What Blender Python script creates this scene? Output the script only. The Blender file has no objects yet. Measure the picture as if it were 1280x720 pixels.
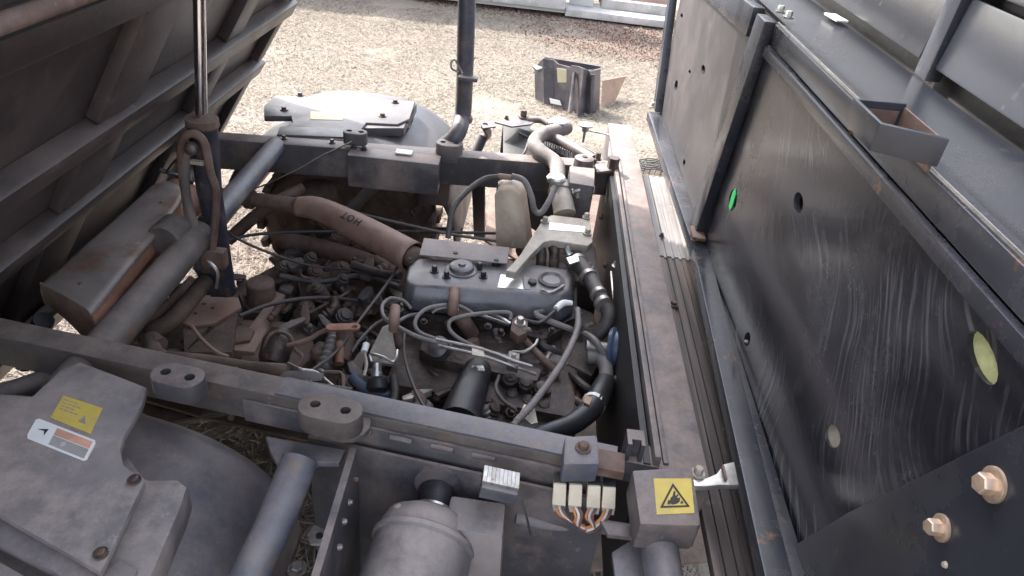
import bpy, bmesh, math, random
import numpy as np
from mathutils import Vector, Matrix, noise
random.seed(7); rng = np.random.default_rng(7)
S = bpy.context.scene
C = S.collection
R_ = math.radians

# ------------------------------------------------------------------ camera
FPX = 880.0
cy = Vector((70, -582, FPX)).normalized()          # world Y seen in camera axes (x right, y down, z forward)
cx = Vector((1, 70/582.0, 0)).normalized()
cz = cx.cross(cy)
CAM = Vector((0, 0, 1.65))
M3 = Matrix((cx, cy, cz))                           # camera axes -> world
camd = bpy.data.cameras.new('camera'); cam = bpy.data.objects.new('camera', camd); C.objects.link(cam)
right = M3 @ Vector((1, 0, 0)); up = M3 @ Vector((0, -1, 0)); back = M3 @ Vector((0, 0, -1))
mw = Matrix((right, up, back)).transposed().to_4x4(); mw.translation = CAM
cam.matrix_world = mw
camd.sensor_width = 36; camd.lens = FPX/1280*36; camd.clip_start = 0.02; camd.clip_end = 2000
S.camera = cam

# ------------------------------------------------------------------ light
SUN_EL, SUN_D = R_(46), Vector((-0.80, 0.60, 0)).normalized()   # direction towards the sun
sd = Vector((SUN_D.x*math.cos(SUN_EL), SUN_D.y*math.cos(SUN_EL), math.sin(SUN_EL)))
W = bpy.data.worlds.new('World'); S.world = W; W.use_nodes = True
wn = W.node_tree; bg = wn.nodes['Background']
sky = wn.nodes.new('ShaderNodeTexSky'); sky.sky_type = 'NISHITA'; sky.sun_disc = False
sky.sun_elevation = SUN_EL; sky.sun_rotation = math.atan2(sd.x, sd.y)
sky.air_density = 1.2; sky.dust_density = 4.0; sky.ozone_density = 1.0
hs = wn.nodes.new('ShaderNodeHueSaturation'); hs.inputs['Saturation'].default_value = .45   # thin milky haze over the whole sky
wn.links.new(sky.outputs[0], hs.inputs['Color']); wn.links.new(hs.outputs[0], bg.inputs[0]); bg.inputs[1].default_value = 0.15
sl = bpy.data.lights.new('sun', 'SUN'); sl.energy = 2.0; sl.angle = R_(0.6); sl.color = (1, .95, .87)
so = bpy.data.objects.new('sun', sl); C.objects.link(so); so.rotation_euler = sd.to_track_quat('Z', 'Y').to_euler(); so.location = (0, 0, 8)
S.view_settings.view_transform = 'Standard'; S.view_settings.look = 'None'
S.view_settings.exposure = 2.35; S.view_settings.gamma = 1

# ------------------------------------------------------------------ pixel (1280x720) -> point on a world plane
def ray(px, py): return M3 @ Vector(((px-640)/FPX, (py-360)/FPX, 1))
def A(px, py, z): d = ray(px, py); return CAM + d*((z-CAM.z)/d.z)
def AY(px, py, y): d = ray(px, py); return CAM + d*((y-CAM.y)/d.y)
def AX(px, py, x): d = ray(px, py); return CAM + d*((x-CAM.x)/d.x)

# ------------------------------------------------------------------ materials
def mat(name, col, rough=.6, metal=0., dust=None, damt=0., rust=None, ramt=0., sc=8., bump=.15, up_dust=.0, var=.25, spec=.5, trans=0., fine=60.):
    m = bpy.data.materials.new(name); m.use_nodes = True; nt = m.node_tree; N = nt.nodes; L = nt.links
    b = N['Principled BSDF']; b.inputs['Specular IOR Level'].default_value = spec
    tc = N.new('ShaderNodeTexCoord'); oi = N.new('ShaderNodeObjectInfo')
    add = N.new('ShaderNodeVectorMath'); add.operation = 'MULTIPLY_ADD'
    comb = N.new('ShaderNodeCombineXYZ'); 
    for i in range(3): L.new(oi.outputs['Random'], comb.inputs[i])
    add.inputs[1].default_value = (17, 23, 31); L.new(comb.outputs[0], add.inputs[0]); L.new(tc.outputs['Object'], add.inputs[2])
    def nz(s, d=6, r=.6):
        n = N.new('ShaderNodeTexNoise'); n.inputs['Scale'].default_value = s; n.inputs['Detail'].default_value = d; n.inputs['Roughness'].default_value = r
        L.new(add.outputs[0], n.inputs['Vector']); return n.outputs['Fac']
    def ramp(src, a, b_, lo=0., hi=1.):
        r = N.new('ShaderNodeMapRange'); r.inputs['From Min'].default_value = a; r.inputs['From Max'].default_value = b_
        r.inputs['To Min'].default_value = lo; r.inputs['To Max'].default_value = hi; L.new(src, r.inputs['Value']); return r.outputs[0]
    def mix(f, c1, c2):
        x = N.new('ShaderNodeMix'); x.data_type = 'RGBA'
        L.new(f, x.inputs[0])
        for k, c in ((6, c1), (7, c2)):
            if isinstance(c, tuple): x.inputs[k].default_value = (*c, 1)
            else: L.new(c, x.inputs[k])
        return x.outputs[2]
    dk = tuple(max(0, c*(1-var)) for c in col); lt = tuple(min(1, c*(1+var)) for c in col)
    c = mix(ramp(nz(sc*.8), .3, .7), dk, lt)
    if var > .1:
        c = mix(ramp(nz(sc*.45, 4, .75), .44, .60, 0, .55), c, tuple(k*.55 for k in col))              # oily stains
        c = mix(ramp(nz(sc*4.5, 3, .8), .64, .70, 0, .5), c, tuple(min(1, k*1.9+.03) for k in col))     # chips and specks
    rr = None
    if rust:
        f = ramp(nz(sc*1.3, 8, .7), .62-ramt*.35, .70-ramt*.2); c = mix(f, c, rust)
    if dust:
        f = ramp(nz(sc*.6, 9, .68), .62-.32*damt, .75+.1*(1-damt), 0, min(1, .35+damt*.65))
        if up_dust:
            g = N.new('ShaderNodeNewGeometry'); sx = N.new('ShaderNodeSeparateXYZ'); L.new(g.outputs['Normal'], sx.inputs[0])
            u = ramp(sx.outputs[2], .2, 1., 0, up_dust)
            u2 = N.new('ShaderNodeMath'); u2.operation = 'MULTIPLY'; L.new(u, u2.inputs[0]); L.new(ramp(nz(sc*1.1, 9, .78), .36, .60, .12, 1), u2.inputs[1])
            mx = N.new('ShaderNodeMath'); mx.operation = 'MAXIMUM'; L.new(f, mx.inputs[0]); L.new(u2.outputs[0], mx.inputs[1]); f = mx.outputs[0]
        c = mix(f, c, dust)
        rm = N.new('ShaderNodeMapRange'); rm.inputs['To Min'].default_value = rough; rm.inputs['To Max'].default_value = .92; L.new(f, rm.inputs['Value']); rr = rm.outputs[0]
        if metal:
            mm = N.new('ShaderNodeMapRange'); mm.inputs['To Min'].default_value = metal; mm.inputs['To Max'].default_value = 0; L.new(f, mm.inputs['Value']); L.new(mm.outputs[0], b.inputs['Metallic'])
    L.new(c, b.inputs['Base Color'])
    if rr is not None: L.new(rr, b.inputs['Roughness'])
    else: L.new(ramp(nz(sc*2), .3, .7, max(.05, rough-.1), min(1, rough+.12)), b.inputs['Roughness']); b.inputs['Metallic'].default_value = metal
    if trans: b.inputs['Transmission Weight'].default_value = trans
    bp = N.new('ShaderNodeBump'); bp.inputs['Strength'].default_value = bump; bp.inputs['Distance'].default_value = .004
    L.new(nz(fine, 5, .65), bp.inputs['Height']); L.new(bp.outputs[0], b.inputs['Normal'])
    return m
DUST = (.41, .315, .275); DUSTB = (.25, .18, .15)
M = {}
M['frame'] = mat('dusty_black_paint', (.085, .08, .09), .42, 0, DUST, .5, (.12, .08, .06), .08, 9, up_dust=.55)
M['frame_blue'] = mat('worn_blue_black_paint', (.10, .108, .135), .36, 0, DUST, .4, (.15, .10, .08), .15, 12, up_dust=.4)
M['frame_brown'] = mat('mud_stained_paint', (.09, .077, .075), .55, 0, (.26, .205, .18), .6, (.13, .08, .055), .2, 9, up_dust=.7)
M['bed'] = mat('black_bed_steel', (.05, .038, .038), .40, 0, (.18, .128, .115), .45, None, 0, 4, bump=.2)
M['plastic'] = mat('dusty_black_plastic', (.10, .10, .115), .5, 0, (.33, .28, .27), .55, None, 0, 5, bump=.25, up_dust=.6)
M['plastic_d'] = mat('black_plastic', (.024, .023, .026), .5, 0, (.16, .13, .13), .25, None, 0, 6, bump=.2)
M['fender'] = mat('dusty_fender_plastic', (.075, .08, .11), .4, 0, (.36, .285, .25), .95, None, 0, 9, bump=.2, up_dust=.6)
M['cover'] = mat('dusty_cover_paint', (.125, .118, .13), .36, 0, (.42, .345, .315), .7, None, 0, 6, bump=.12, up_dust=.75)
M['cover_far'] = mat('far_cover_paint', (.08, .079, .092), .36, 0, (.22, .19, .185), .6, None, 0, 6, bump=.12, up_dust=.4)  # darker copy of the cover paint, toned down against direct sun
M['engine'] = mat('engine_casting', (.04, .033, .032), .4, .25, (.22, .16, .135), .45, (.12, .065, .045), .3, 30, bump=.6, up_dust=.18)
M['valve'] = mat('valve_cover_paint', (.11, .112, .13), .22, .25, (.33, .28, .26), .3, None, 0, 12, bump=.12, up_dust=.6)
M['alloy'] = mat('dirty_alloy', (.44, .395, .34), .42, .25, (.36, .29, .24), .5, None, 0, 20, bump=.4, up_dust=.3)
M['alloy_br'] = mat('bright_alloy', (.66, .65, .64), .3, .8, (.45, .38, .32), .15, None, 0, 20, bump=.2)
M['steel'] = mat('zinc_steel', (.45, .43, .41), .38, .75, (.3, .22, .18), .4, (.2, .1, .06), .2, 30, bump=.2)
M['chrome'] = mat('chrome', (.72, .70, .72), .12, 1., None, 0, None, 0, 20, bump=.02, var=.05)
M['rusty'] = mat('rusty_steel', (.15, .095, .078), .75, .1, (.27, .20, .175), .5, (.10, .055, .04), .5, 18, bump=.4, up_dust=.4)
M['pink'] = mat('pinkish_dusty_pipe', (.24, .15, .12), .5, 0, (.38, .27, .225), .65, (.19, .10, .07), .4, 10, bump=.25, up_dust=.6)
M['orange'] = mat('orange_primer_rust', (.30, .15, .10), .75, 0, (.28, .17, .13), .35, (.17, .07, .045), .4, 8, bump=.3)
M['shield'] = mat('grey_brown_shield', (.23, .20, .19), .5, .2, (.33, .26, .23), .6, (.17, .10, .075), .35, 6, bump=.15)
M['mud'] = mat('mud', (.115, .078, .062), .8, 0, (.27, .19, .155), .6, None, 0, 18, bump=.8)
M['rubber'] = mat('rubber_hose', (.05, .046, .048), .5, 0, (.22, .175, .16), .4, None, 0, 25, bump=.2, up_dust=.35)
M['rubber_g'] = mat('grey_dusty_hose', (.16, .15, .15), .55, 0, (.35, .29, .27), .6, None, 0, 20, bump=.2, up_dust=.5)
M['black'] = mat('black_rubber', (.022, .021, .026), .42, 0, (.13, .11, .11), .2, None, 0, 12, bump=.2)
M['hyd'] = mat('dark_cylinder_paint', (.028, .03, .045), .3, 0, (.14, .11, .11), .25, (.15, .07, .04), .15, 14, bump=.1)
M['tank'] = mat('stained_white_plastic', (.50, .40, .31), .45, 0, (.33, .20, .13), .35, None, 0, 12, bump=.1, var=.15)
M['white'] = mat('white_label', (.78, .77, .76), .5, 0, (.5, .45, .42), .2, None, 0, 30, bump=.05, var=.06)
M['foil'] = mat('foil_label', (.80, .79, .78), .22, .7, (.55, .48, .36), .25, None, 0, 40, bump=.15, var=.08)
M['yellow'] = mat('yellow_sticker', (.60, .45, .09), .5, 0, (.40, .32, .20), .55, None, 0, 40, bump=.05, var=.08)
M['yellow_d'] = mat('faded_sticker_and_glare', (.45, .41, .27), .5, 0, (.45, .38, .27), .4, None, 0, 14, bump=.05, var=.1)  # lawn shield label, and the painted glare on the far cover
M['pinkprint'] = mat('orange_print', (.62, .33, .24), .5, 0, (.5, .42, .38), .3, None, 0, 30, bump=.05)
M['print'] = mat('black_print', (.025, .022, .025), .6, bump=.05)
M['greyprint'] = mat('grey_print', (.36, .34, .33), .6, bump=.05)
M['relay'] = mat('cream_relay_plastic', (.70, .62, .50), .45, 0, (.45, .36, .28), .25, None, 0, 30, bump=.05, var=.08)
M['wire_o'] = mat('orange_wire', (.55, .22, .08), .5, bump=.02); M['wire_w'] = mat('white_wire', (.6, .56, .53), .5, bump=.02); M['wire_b'] = mat('brown_wire', (.18, .09, .08), .5, bump=.02)
M['blue'] = mat('blue_plastic', (.07, .10, .17), .4, 0, (.2, .18, .18), .4, None, 0, 20)
M['green'] = mat('hole_greenery', (.03, .62, .16), .4, bump=.05, var=.1)
M['lime'] = mat('slot_grass_green', (.46, .48, .24), .8, bump=.3, var=.15, sc=30)
M['bolt'] = mat('dark_bolt', (.10, .09, .09), .4, .6, (.25, .18, .15), .4, (.2, .1, .06), .3, 60, bump=.1)
M['bolt_z'] = mat('yellow_zinc_bolt', (.66, .50, .38), .3, .7, (.45, .33, .26), .35, None, 0, 40, bump=.1)
M['cardboard'] = mat('brown_board', (.36, .235, .175), .85, 0, (.42, .32, .27), .3, None, 0, 8, bump=.2)
M['fender_far'] = mat('far_fender_plastic', (.06, .06, .072), .38, 0, (.17, .145, .145), .6, None, 0, 8, bump=.15)
M['lawnplastic'] = mat('sun_faded_black_plastic', (.05, .046, .055), .36, 0, (.26, .205, .185), .5, None, 0, 6, bump=.1)
M['concrete'] = mat('white_concrete', (.42, .40, .385), .85, 0, (.42, .36, .32), .3, None, 0, 6, bump=.3)
M['wallw'] = mat('white_wall_paint', (.48, .465, .455), .8, 0, (.5, .44, .4), .2, None, 0, 4, bump=.1, var=.05)

def streak_mat(name, col, dust, sc, wood=False):     # wiped / streaked finishes
    m = mat(name, col, .2 if not wood else .5, 0, dust, .22, None, 0, 4, bump=.12); nt = m.node_tree; N = nt.nodes; L = nt.links
    b = N['Principled BSDF']; old = b.inputs['Base Color'].links[0].from_socket
    tc = N.new('ShaderNodeTexCoord'); mp = N.new('ShaderNodeMapping'); L.new(tc.outputs['Object'], mp.inputs[0])
    if wood: mp.inputs['Scale'].default_value = (1, .03, 1)
    else: mp.inputs['Rotation'].default_value = (R_(-35), 0, 0); mp.inputs['Scale'].default_value = (1, .28, 1.7)
    nz = N.new('ShaderNodeTexNoise'); nz.inputs['Scale'].default_value = sc; nz.inputs['Detail'].default_value = 3; nz.inputs['Distortion'].default_value = 1.1 if not wood else .2
    L.new(mp.outputs[0], nz.inputs['Vector'])
    if not wood:                                      # long wiped scratches that bend with a slow warp
        wz = N.new('ShaderNodeTexNoise'); wz.inputs['Scale'].default_value = 2.6; wz.inputs['Detail'].default_value = 1.5; L.new(tc.outputs['Object'], wz.inputs['Vector'])
        wv = N.new('ShaderNodeVectorMath'); wv.operation = 'MULTIPLY_ADD'; wv.inputs[1].default_value = (0, .34, .34); L.new(wz.outputs['Color'], wv.inputs[0]); L.new(tc.outputs['Object'], wv.inputs[2])
        m4 = N.new('ShaderNodeMapping'); m4.inputs['Rotation'].default_value = (R_(-50), 0, 0); L.new(wv.outputs[0], m4.inputs[0])
        m5 = N.new('ShaderNodeMapping'); m5.inputs['Scale'].default_value = (1, 3.2, 95); L.new(m4.outputs[0], m5.inputs[0])
        sn_ = N.new('ShaderNodeTexNoise'); sn_.inputs['Scale'].default_value = 1.6; sn_.inputs['Detail'].default_value = 3; L.new(m5.outputs[0], sn_.inputs['Vector'])
        mr = N.new('ShaderNodeMapRange'); mr.inputs['From Min'].default_value = .47; mr.inputs['From Max'].default_value = .80; L.new(sn_.outputs['Fac'], mr.inputs['Value'])
        n2 = N.new('ShaderNodeTexNoise'); n2.inputs['Scale'].default_value = 5; n2.inputs['Detail'].default_value = 3; L.new(m4.outputs[0], n2.inputs['Vector'])
        m2 = N.new('ShaderNodeMapRange'); m2.inputs['From Min'].default_value = .36; m2.inputs['From Max'].default_value = .58; m2.inputs['To Max'].default_value = .9; L.new(n2.outputs['Fac'], m2.inputs['Value'])
        mm = N.new('ShaderNodeMath'); mm.operation = 'MULTIPLY'; L.new(mr.outputs[0], mm.inputs[0]); L.new(m2.outputs[0], mm.inputs[1]); fac = mm.outputs[0]
    else:
        mr = N.new('ShaderNodeMapRange'); mr.inputs['From Min'].default_value = .45; mr.inputs['From Max'].default_value = .65; mr.inputs['To Max'].default_value = .7; L.new(nz.outputs['Fac'], mr.inputs['Value']); fac = mr.outputs[0]
    if not wood:
        n3 = N.new('ShaderNodeTexNoise'); n3.inputs['Scale'].default_value = 7; n3.inputs['Detail'].default_value = 5; L.new(mp.outputs[0], n3.inputs['Vector'])
        m3 = N.new('ShaderNodeMapRange'); m3.inputs['From Min'].default_value = .42; m3.inputs['From Max'].default_value = .75; m3.inputs['To Max'].default_value = .30; L.new(n3.outputs['Fac'], m3.inputs['Value'])
        ad = N.new('ShaderNodeMath'); ad.operation = 'MAXIMUM'; L.new(fac, ad.inputs[0]); L.new(m3.outputs[0], ad.inputs[1]); fac = ad.outputs[0]
    x = N.new('ShaderNodeMix'); x.data_type = 'RGBA'; L.new(fac, x.inputs[0]); L.new(old, x.inputs[6]); x.inputs[7].default_value = (*dust, 1)
    L.new(x.outputs[2], b.inputs['Base Color']); return m
M['skid'] = streak_mat('wiped_black_plate', (.012, .0125, .018), (.15, .15, .175), 5.0)  # streak colour carries wiped smears and also paints the blue-grey sheen
M['skid_far'] = mat('dusty_far_plate', (.035, .032, .036), .45, 0, (.10, .085, .088), .5, None, 0, 4, bump=.1)
M['cab'] = mat('grey_cab_floor', (.022, .024, .032), .24, 0, (.085, .078, .085), .25, None, 0, 3, bump=.08)
M['panelframe'] = mat('panel_frame_paint', (.042, .044, .056), .24, .1, (.15, .135, .14), .35, (.2, .1, .06), .0, 7, bump=.1)
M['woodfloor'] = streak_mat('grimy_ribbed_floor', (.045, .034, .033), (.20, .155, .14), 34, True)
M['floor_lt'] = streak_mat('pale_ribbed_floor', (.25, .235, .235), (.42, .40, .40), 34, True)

# ------------------------------------------------------------------ mesh builder
class MB:
    def __init__(s): s.v = []; s.f = []
    def add(s, vs, fs):
        n = len(s.v); s.v += [Vector(v) for v in vs]; s.f += [tuple(i+n for i in f) for f in fs]; return s
    def box(s, c, size, rot=None):
        c = Vector(c); hx, hy, hz = [k/2 for k in size]; r = rot or Matrix.Identity(3)
        vs = [c + r @ Vector((x*hx, y*hy, z*hz)) for x in (-1, 1) for y in (-1, 1) for z in (-1, 1)]
        return s.add(vs, [(0,1,3,2),(4,6,7,5),(0,4,5,1),(2,3,7,6),(0,2,6,4),(1,5,7,3)])
    def beam(s, p0, p1, w, h, upv=(0,0,1)):           # top surface follows p0-p1
        p0, p1 = Vector(p0), Vector(p1); d = (p1-p0).normalized(); u = Vector(upv); sd_ = d.cross(u).normalized(); u = sd_.cross(d).normalized()
        vs = [p + sd_*a*w/2 - u*b*h for p in (p0, p1) for a in (-1, 1) for b in (0, 1)]
        return s.add(vs, [(0,1,3,2),(4,6,7,5),(0,4,5,1),(2,3,7,6),(0,2,6,4),(1,5,7,3)])
    def prism(s, pts, vec):
        pts = [Vector(p) for p in pts]; n = len(pts); vec = Vector(vec)
        return s.add(pts + [p+vec for p in pts], [tuple(range(n)), tuple(range(2*n-1, n-1, -1))] + [(i, i+n, (i+1) % n + n, (i+1) % n) for i in range(n)])
    def tube(s, pts, r, n=12, smooth=True, sub=6, corr=None, caps=True, radii=None):
        P = [Vector(p) for p in pts]
        if smooth and len(P) > 2:
            Q = [2*P[0]-P[1]] + P + [2*P[-1]-P[-2]]; out = []; rad = []
            for i in range(1, len(Q)-2):
                for k in range(sub):
                    t = k/sub; a, b, c, d = Q[i-1], Q[i], Q[i+1], Q[i+2]
                    out.append(.5*((2*b)+(-a+c)*t+(2*a-5*b+4*c-d)*t*t+(-a+3*b-3*c+d)*t**3))
                    if radii: rad.append(radii[i-1]*(1-t)+radii[i]*t)
            out.append(P[-1]); P = out
            if radii: rad.append(radii[-1])
        elif radii: rad = list(radii)
        if corr:                                       # ribbed hose: resample evenly, alternate the radius
            L = [0]
            for a, b in zip(P, P[1:]): L.append(L[-1]+(b-a).length)
            k = max(4, int(L[-1]/corr)); new = []
            for i in range(k+1):
                t = L[-1]*i/k; j = max(0, min(len(P)-2, next((q for q in range(len(L)-1) if L[q+1] >= t), len(P)-2)))
                new.append(P[j].lerp(P[j+1], (t-L[j])/max(1e-9, L[j+1]-L[j])))
            P = new
        t0 = (P[1]-P[0]).normalized(); nrm = t0.orthogonal().normalized(); vs = []; m = len(P)
        for i, p in enumerate(P):
            t = (P[min(i+1, m-1)]-P[max(i-1, 0)]).normalized()
            nrm = (nrm - t*nrm.dot(t)).normalized(); bn = t.cross(nrm)
            rr = rad[i] if radii else r
            if corr: rr *= (1.12 if i % 2 else .86)
            vs += [p + (nrm*math.cos(a)+bn*math.sin(a))*rr for a in [2*math.pi*k/n for k in range(n)]]
        fs = [(i*n+k, i*n+(k+1) % n, (i+1)*n+(k+1) % n, (i+1)*n+k) for i in range(m-1) for k in range(n)]
        if caps: fs += [tuple(range(n-1, -1, -1)), tuple((m-1)*n+k for k in range(n))]
        return s.add(vs, fs)
    def lathe(s, p, axis, prof, n=24):                 # prof: [(distance along the axis, radius)]
        p, ax = Vector(p), Vector(axis).normalized(); a = ax.orthogonal().normalized(); b = ax.cross(a); vs = []
        for h, r in prof: vs += [p+ax*h+(a*math.cos(t)+b*math.sin(t))*max(r, 1e-5) for t in [2*math.pi*k/n for k in range(n)]]
        m = len(prof); fs = [(i*n+k, i*n+(k+1) % n, (i+1)*n+(k+1) % n, (i+1)*n+k) for i in range(m-1) for k in range(n)]
        fs += [tuple(range(n-1, -1, -1)), tuple((m-1)*n+k for k in range(n))]
        return s.add(vs, fs)
    def bolt(s, p, nrm=(0,0,1), r=.009, h=.008, washer=True):
        nrm = Vector(nrm).normalized()
        if washer: s.lathe(p, nrm, [(-.001, r*1.5), (.0025, r*1.5)], 16)
        s.lathe(Vector(p)+nrm*(.0025 if washer else 0), nrm, [(-.001, r), (h*.8, r), (h, r*.8)], 6)
        return s
    def build(s, name, m, parent=None, label=None, bevel=0., smooth=True, holes=None, stuff=False, angle=38):
        vs = s.v; c = sum(vs, Vector())/len(vs)
        lo = [min(v[i] for v in vs) for i in range(3)]; hi = [max(v[i] for v in vs) for i in range(3)]
        c = Vector([(a+b)/2 for a, b in zip(lo, hi)])
        me = bpy.data.meshes.new(name); me.from_pydata([tuple(v-c) for v in vs], [], s.f)
        bm = bmesh.new(); bm.from_mesh(me); bmesh.ops.recalc_face_normals(bm, faces=bm.faces)
        if bevel:
            es = [e for e in bm.edges if len(e.link_faces) == 2 and e.calc_face_angle(0) > .6]
            if es: bmesh.ops.bevel(bm, geom=es, offset=bevel, segments=2, profile=.6, affect='EDGES', clamp_overlap=True)
        bm.to_mesh(me); bm.free()
        me.materials.append(M[m] if isinstance(m, str) else m)
        o = bpy.data.objects.new(name, me); C.objects.link(o); place(o, c, parent)
        if holes is not None and holes.v:
            me2 = bpy.data.meshes.new('cut'); me2.from_pydata([tuple(v) for v in holes.v], [], holes.f)
            b2 = bmesh.new(); b2.from_mesh(me2); bmesh.ops.recalc_face_normals(b2, faces=b2.faces); b2.to_mesh(me2); b2.free()
            oc = bpy.data.objects.new('cut', me2); C.objects.link(oc)
            md = o.modifiers.new('b', 'BOOLEAN'); md.object = oc; md.operation = 'DIFFERENCE'; md.solver = 'EXACT'
            bpy.context.view_layer.update(); dg = bpy.context.evaluated_depsgraph_get()
            nm = bpy.data.meshes.new_from_object(o.evaluated_get(dg)); o.modifiers.clear(); o.data = nm; bpy.data.objects.remove(oc); bpy.data.meshes.remove(me2); me = nm
        if smooth:
            me.polygons.foreach_set('use_smooth', [True]*len(me.polygons)); me.set_sharp_from_angle(angle=R_(angle))
        if label: o['label'] = label
        if stuff: o['kind'] = 'stuff'
        return o
WL = {}
def place(o, c, parent=None):
    WL[o.name] = Vector(c)
    if parent: o.parent = parent; o.location = Vector(c)-WL[parent.name]
    else: o.location = c
def empty(name, loc):
    o = bpy.data.objects.new(name, None); C.objects.link(o); o.empty_display_size = .1; place(o, Vector(loc)); return o
def tag(o, label, cat, group=None):
    o['label'] = label; o['category'] = cat
    if group: o['group'] = group
    return o
def ring_arc(c, r, a0, a1, z, n=8): return [Vector((c[0]+r*math.cos(a0+(a1-a0)*k/n), c[1]+r*math.sin(a0+(a1-a0)*k/n), z)) for k in range(n+1)]
def pp(pts, z): return [A(x, y, z) for x, y in pts]
def hose(name, m, r, pts, parent, label=None, corr=None, n=10, radii=None, smooth=True, sub=6):
    return MB().tube([A(*p) for p in pts], r, n, corr=corr, radii=radii, smooth=smooth, sub=sub).build(name, m, parent, label)
def plate(name, m, pts, z, th, parent, label=None, bevel=.002, holes=None):
    return MB().prism(pp(pts, z), (0, 0, -th)).build(name, m, parent, label, bevel, holes=holes)
def can(name, m, px, py, z, r, h, parent, label=None, prof=None, n=24):   # upright round thing, top at z
    p = A(px, py, z)
    return MB().lathe(p, (0, 0, -1), prof or [(0, r*.9), (.003, r), (h, r)], n).build(name, m, parent, label)

# ================================================================== THE GROUND
def ground_mat():
    m = bpy.data.materials.new('dry_ground'); m.use_nodes = True; N = m.node_tree.nodes; L = m.node_tree.links; b = N['Principled BSDF']
    tc = N.new('ShaderNodeTexCoord')
    def nz(s, d=8, r=.65):
        n = N.new('ShaderNodeTexNoise'); n.inputs['Scale'].default_value = s; n.inputs['Detail'].default_value = d; n.inputs['Roughness'].default_value = r; L.new(tc.outputs['Object'], n.inputs['Vector']); return n.outputs['Fac']
    def ramp(n, st):
        r = N.new('ShaderNodeValToRGB'); e = r.color_ramp.elements; e[0].position, e[0].color = st[0][0], (*st[0][1], 1); e[1].position, e[1].color = st[-1][0], (*st[-1][1], 1)
        for p, c in st[1:-1]: q = e.new(p); q.color = (*c, 1)
        L.new(n, r.inputs[0]); return r.outputs[0]
    c1 = ramp(nz(60), [(.3, (.175, .14, .12)), (.47, (.22, .18, .155)), (.7, (.25, .205, .18))])
    c2 = ramp(nz(1.6, 5), [(.40, (.14, .145, .095)), (.6, (.235, .195, .17))])
    x = N.new('ShaderNodeMix'); x.data_type = 'RGBA'; x.inputs[0].default_value = .45; L.new(c1, x.inputs[6]); L.new(c2, x.inputs[7])
    L.new(x.outputs[2], b.inputs['Base Color']); b.inputs['Roughness'].default_value = .95
    bp = N.new('ShaderNodeBump'); bp.inputs['Strength'].default_value = .5; bp.inputs['Distance'].default_value = .02; L.new(nz(90), bp.inputs['Height']); L.new(bp.outputs[0], b.inputs['Normal'])
    return m
xs = np.concatenate([[-600, -60, -12], np.linspace(-6, 6, 100), [12, 60, 600]]); ys = np.concatenate([[-600, -60, -8], np.linspace(-2, 10, 100), [16, 60, 600]])
gv = [(x, y, .018*noise.noise(Vector((x*1.7, y*1.7, 0))) + .008*noise.noise(Vector((x*7, y*7, 3)))) for y in ys for x in xs]
nx = len(xs); gf = [(j*nx+i, j*nx+i+1, (j+1)*nx+i+1, (j+1)*nx+i) for j in range(len(ys)-1) for i in range(nx-1)]
me = bpy.data.meshes.new('ground'); me.from_pydata(gv, [], gf); me.materials.append(ground_mat()); me.polygons.foreach_set('use_smooth', [True]*len(gf))
go = bpy.data.objects.new('ground', me); C.objects.link(go); go['kind'] = 'structure'; go['label'] = 'dry pale lawn ground with bare patches'

def scatter(name, m, n, region, lo, hi, wid, flat, label, patch=None):
    """n little blades/flakes: one triangle (blade) each, lying or standing"""
    x = rng.uniform(region[0], region[1], n); y = rng.uniform(region[2], region[3], n)
    if patch is not None: k = patch(x, y); x, y = x[k], y[k]; n = len(x)
    z = .018*np.sin(x*3)*0 + .004
    a = rng.uniform(0, 2*np.pi, n); l = rng.uniform(lo, hi, n); t = rng.uniform(*flat, n); w = wid*rng.uniform(.6, 1.4, n)
    d = np.stack([np.cos(a)*np.cos(t), np.sin(a)*np.cos(t), np.sin(t)], 1); s = np.stack([-np.sin(a), np.cos(a), rng.uniform(-.6, .6, n)], 1)
    b = np.stack([x, y, np.full(n, z)], 1)
    v = np.stack([b-s*w[:, None], b+s*w[:, None], b+d*l[:, None]+np.array([0, 0, .003])], 1).reshape(-1, 3)
    me = bpy.data.meshes.new(name); me.vertices.add(3*n); me.vertices.foreach_set('co', v.ravel()); me.loops.add(3*n); me.loops.foreach_set('vertex_index', np.arange(3*n)); me.polygons.add(n); me.polygons.foreach_set('loop_start', np.arange(0, 3*n, 3)); me.update()
    me.validate(); mats = m if isinstance(m, list) else [m]
    for q in mats: me.materials.append(q)
    me.polygons.foreach_set('material_index', rng.integers(0, len(mats), n))
    o = bpy.data.objects.new(name, me); C.objects.link(o); o['kind'] = 'stuff'; o['label'] = label; return o
def fm(name, c): return mat(name, c, .85, var=.1, sc=3, bump=0)
straw = [fm('straw_pale', (.245, .20, .168)), fm('straw', (.235, .19, .165)), fm('straw_brown', (.19, .155, .13)), fm('dry_green', (.195, .195, .135)), fm('straw_white', (.26, .22, .19))]
scatter('dry_grass', straw, 220000, (-2.6, 2.0, 3.0, 8.6), .012, .045, .0022, (.0, .4), 'short dry straw coloured grass covering the lawn')
scatter('straw_litter', straw[:3]+straw[4:], 45000, (-2.2, .6, .6, 3.1), .03, .10, .0025, (.0, .6), 'bright dry straw litter under the vehicle')
leafm = [fm('leaf_red', (.17, .085, .068)), fm('leaf_brown', (.15, .08, .062)), fm('leaf_pink', (.24, .16, .135)), fm('leaf_tan', (.25, .175, .14))]
def patch(x, y): 
    c = .5+.5*np.sin(x*5.1+1)*np.sin(y*4.3); d = 1-((x-.95)/1.25)**2-((y-6.9)/.85)**2; return rng.random(len(x)) < np.clip(d, 0, 1)*(.4+.6*c)
scatter('leaf_litter', leafm, 52000, (-1.2, 2.3, 6.0, 7.75), .010, .032, .008, (.0, .7), 'reddish brown leaf and chip litter below the white wall', patch)
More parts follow.
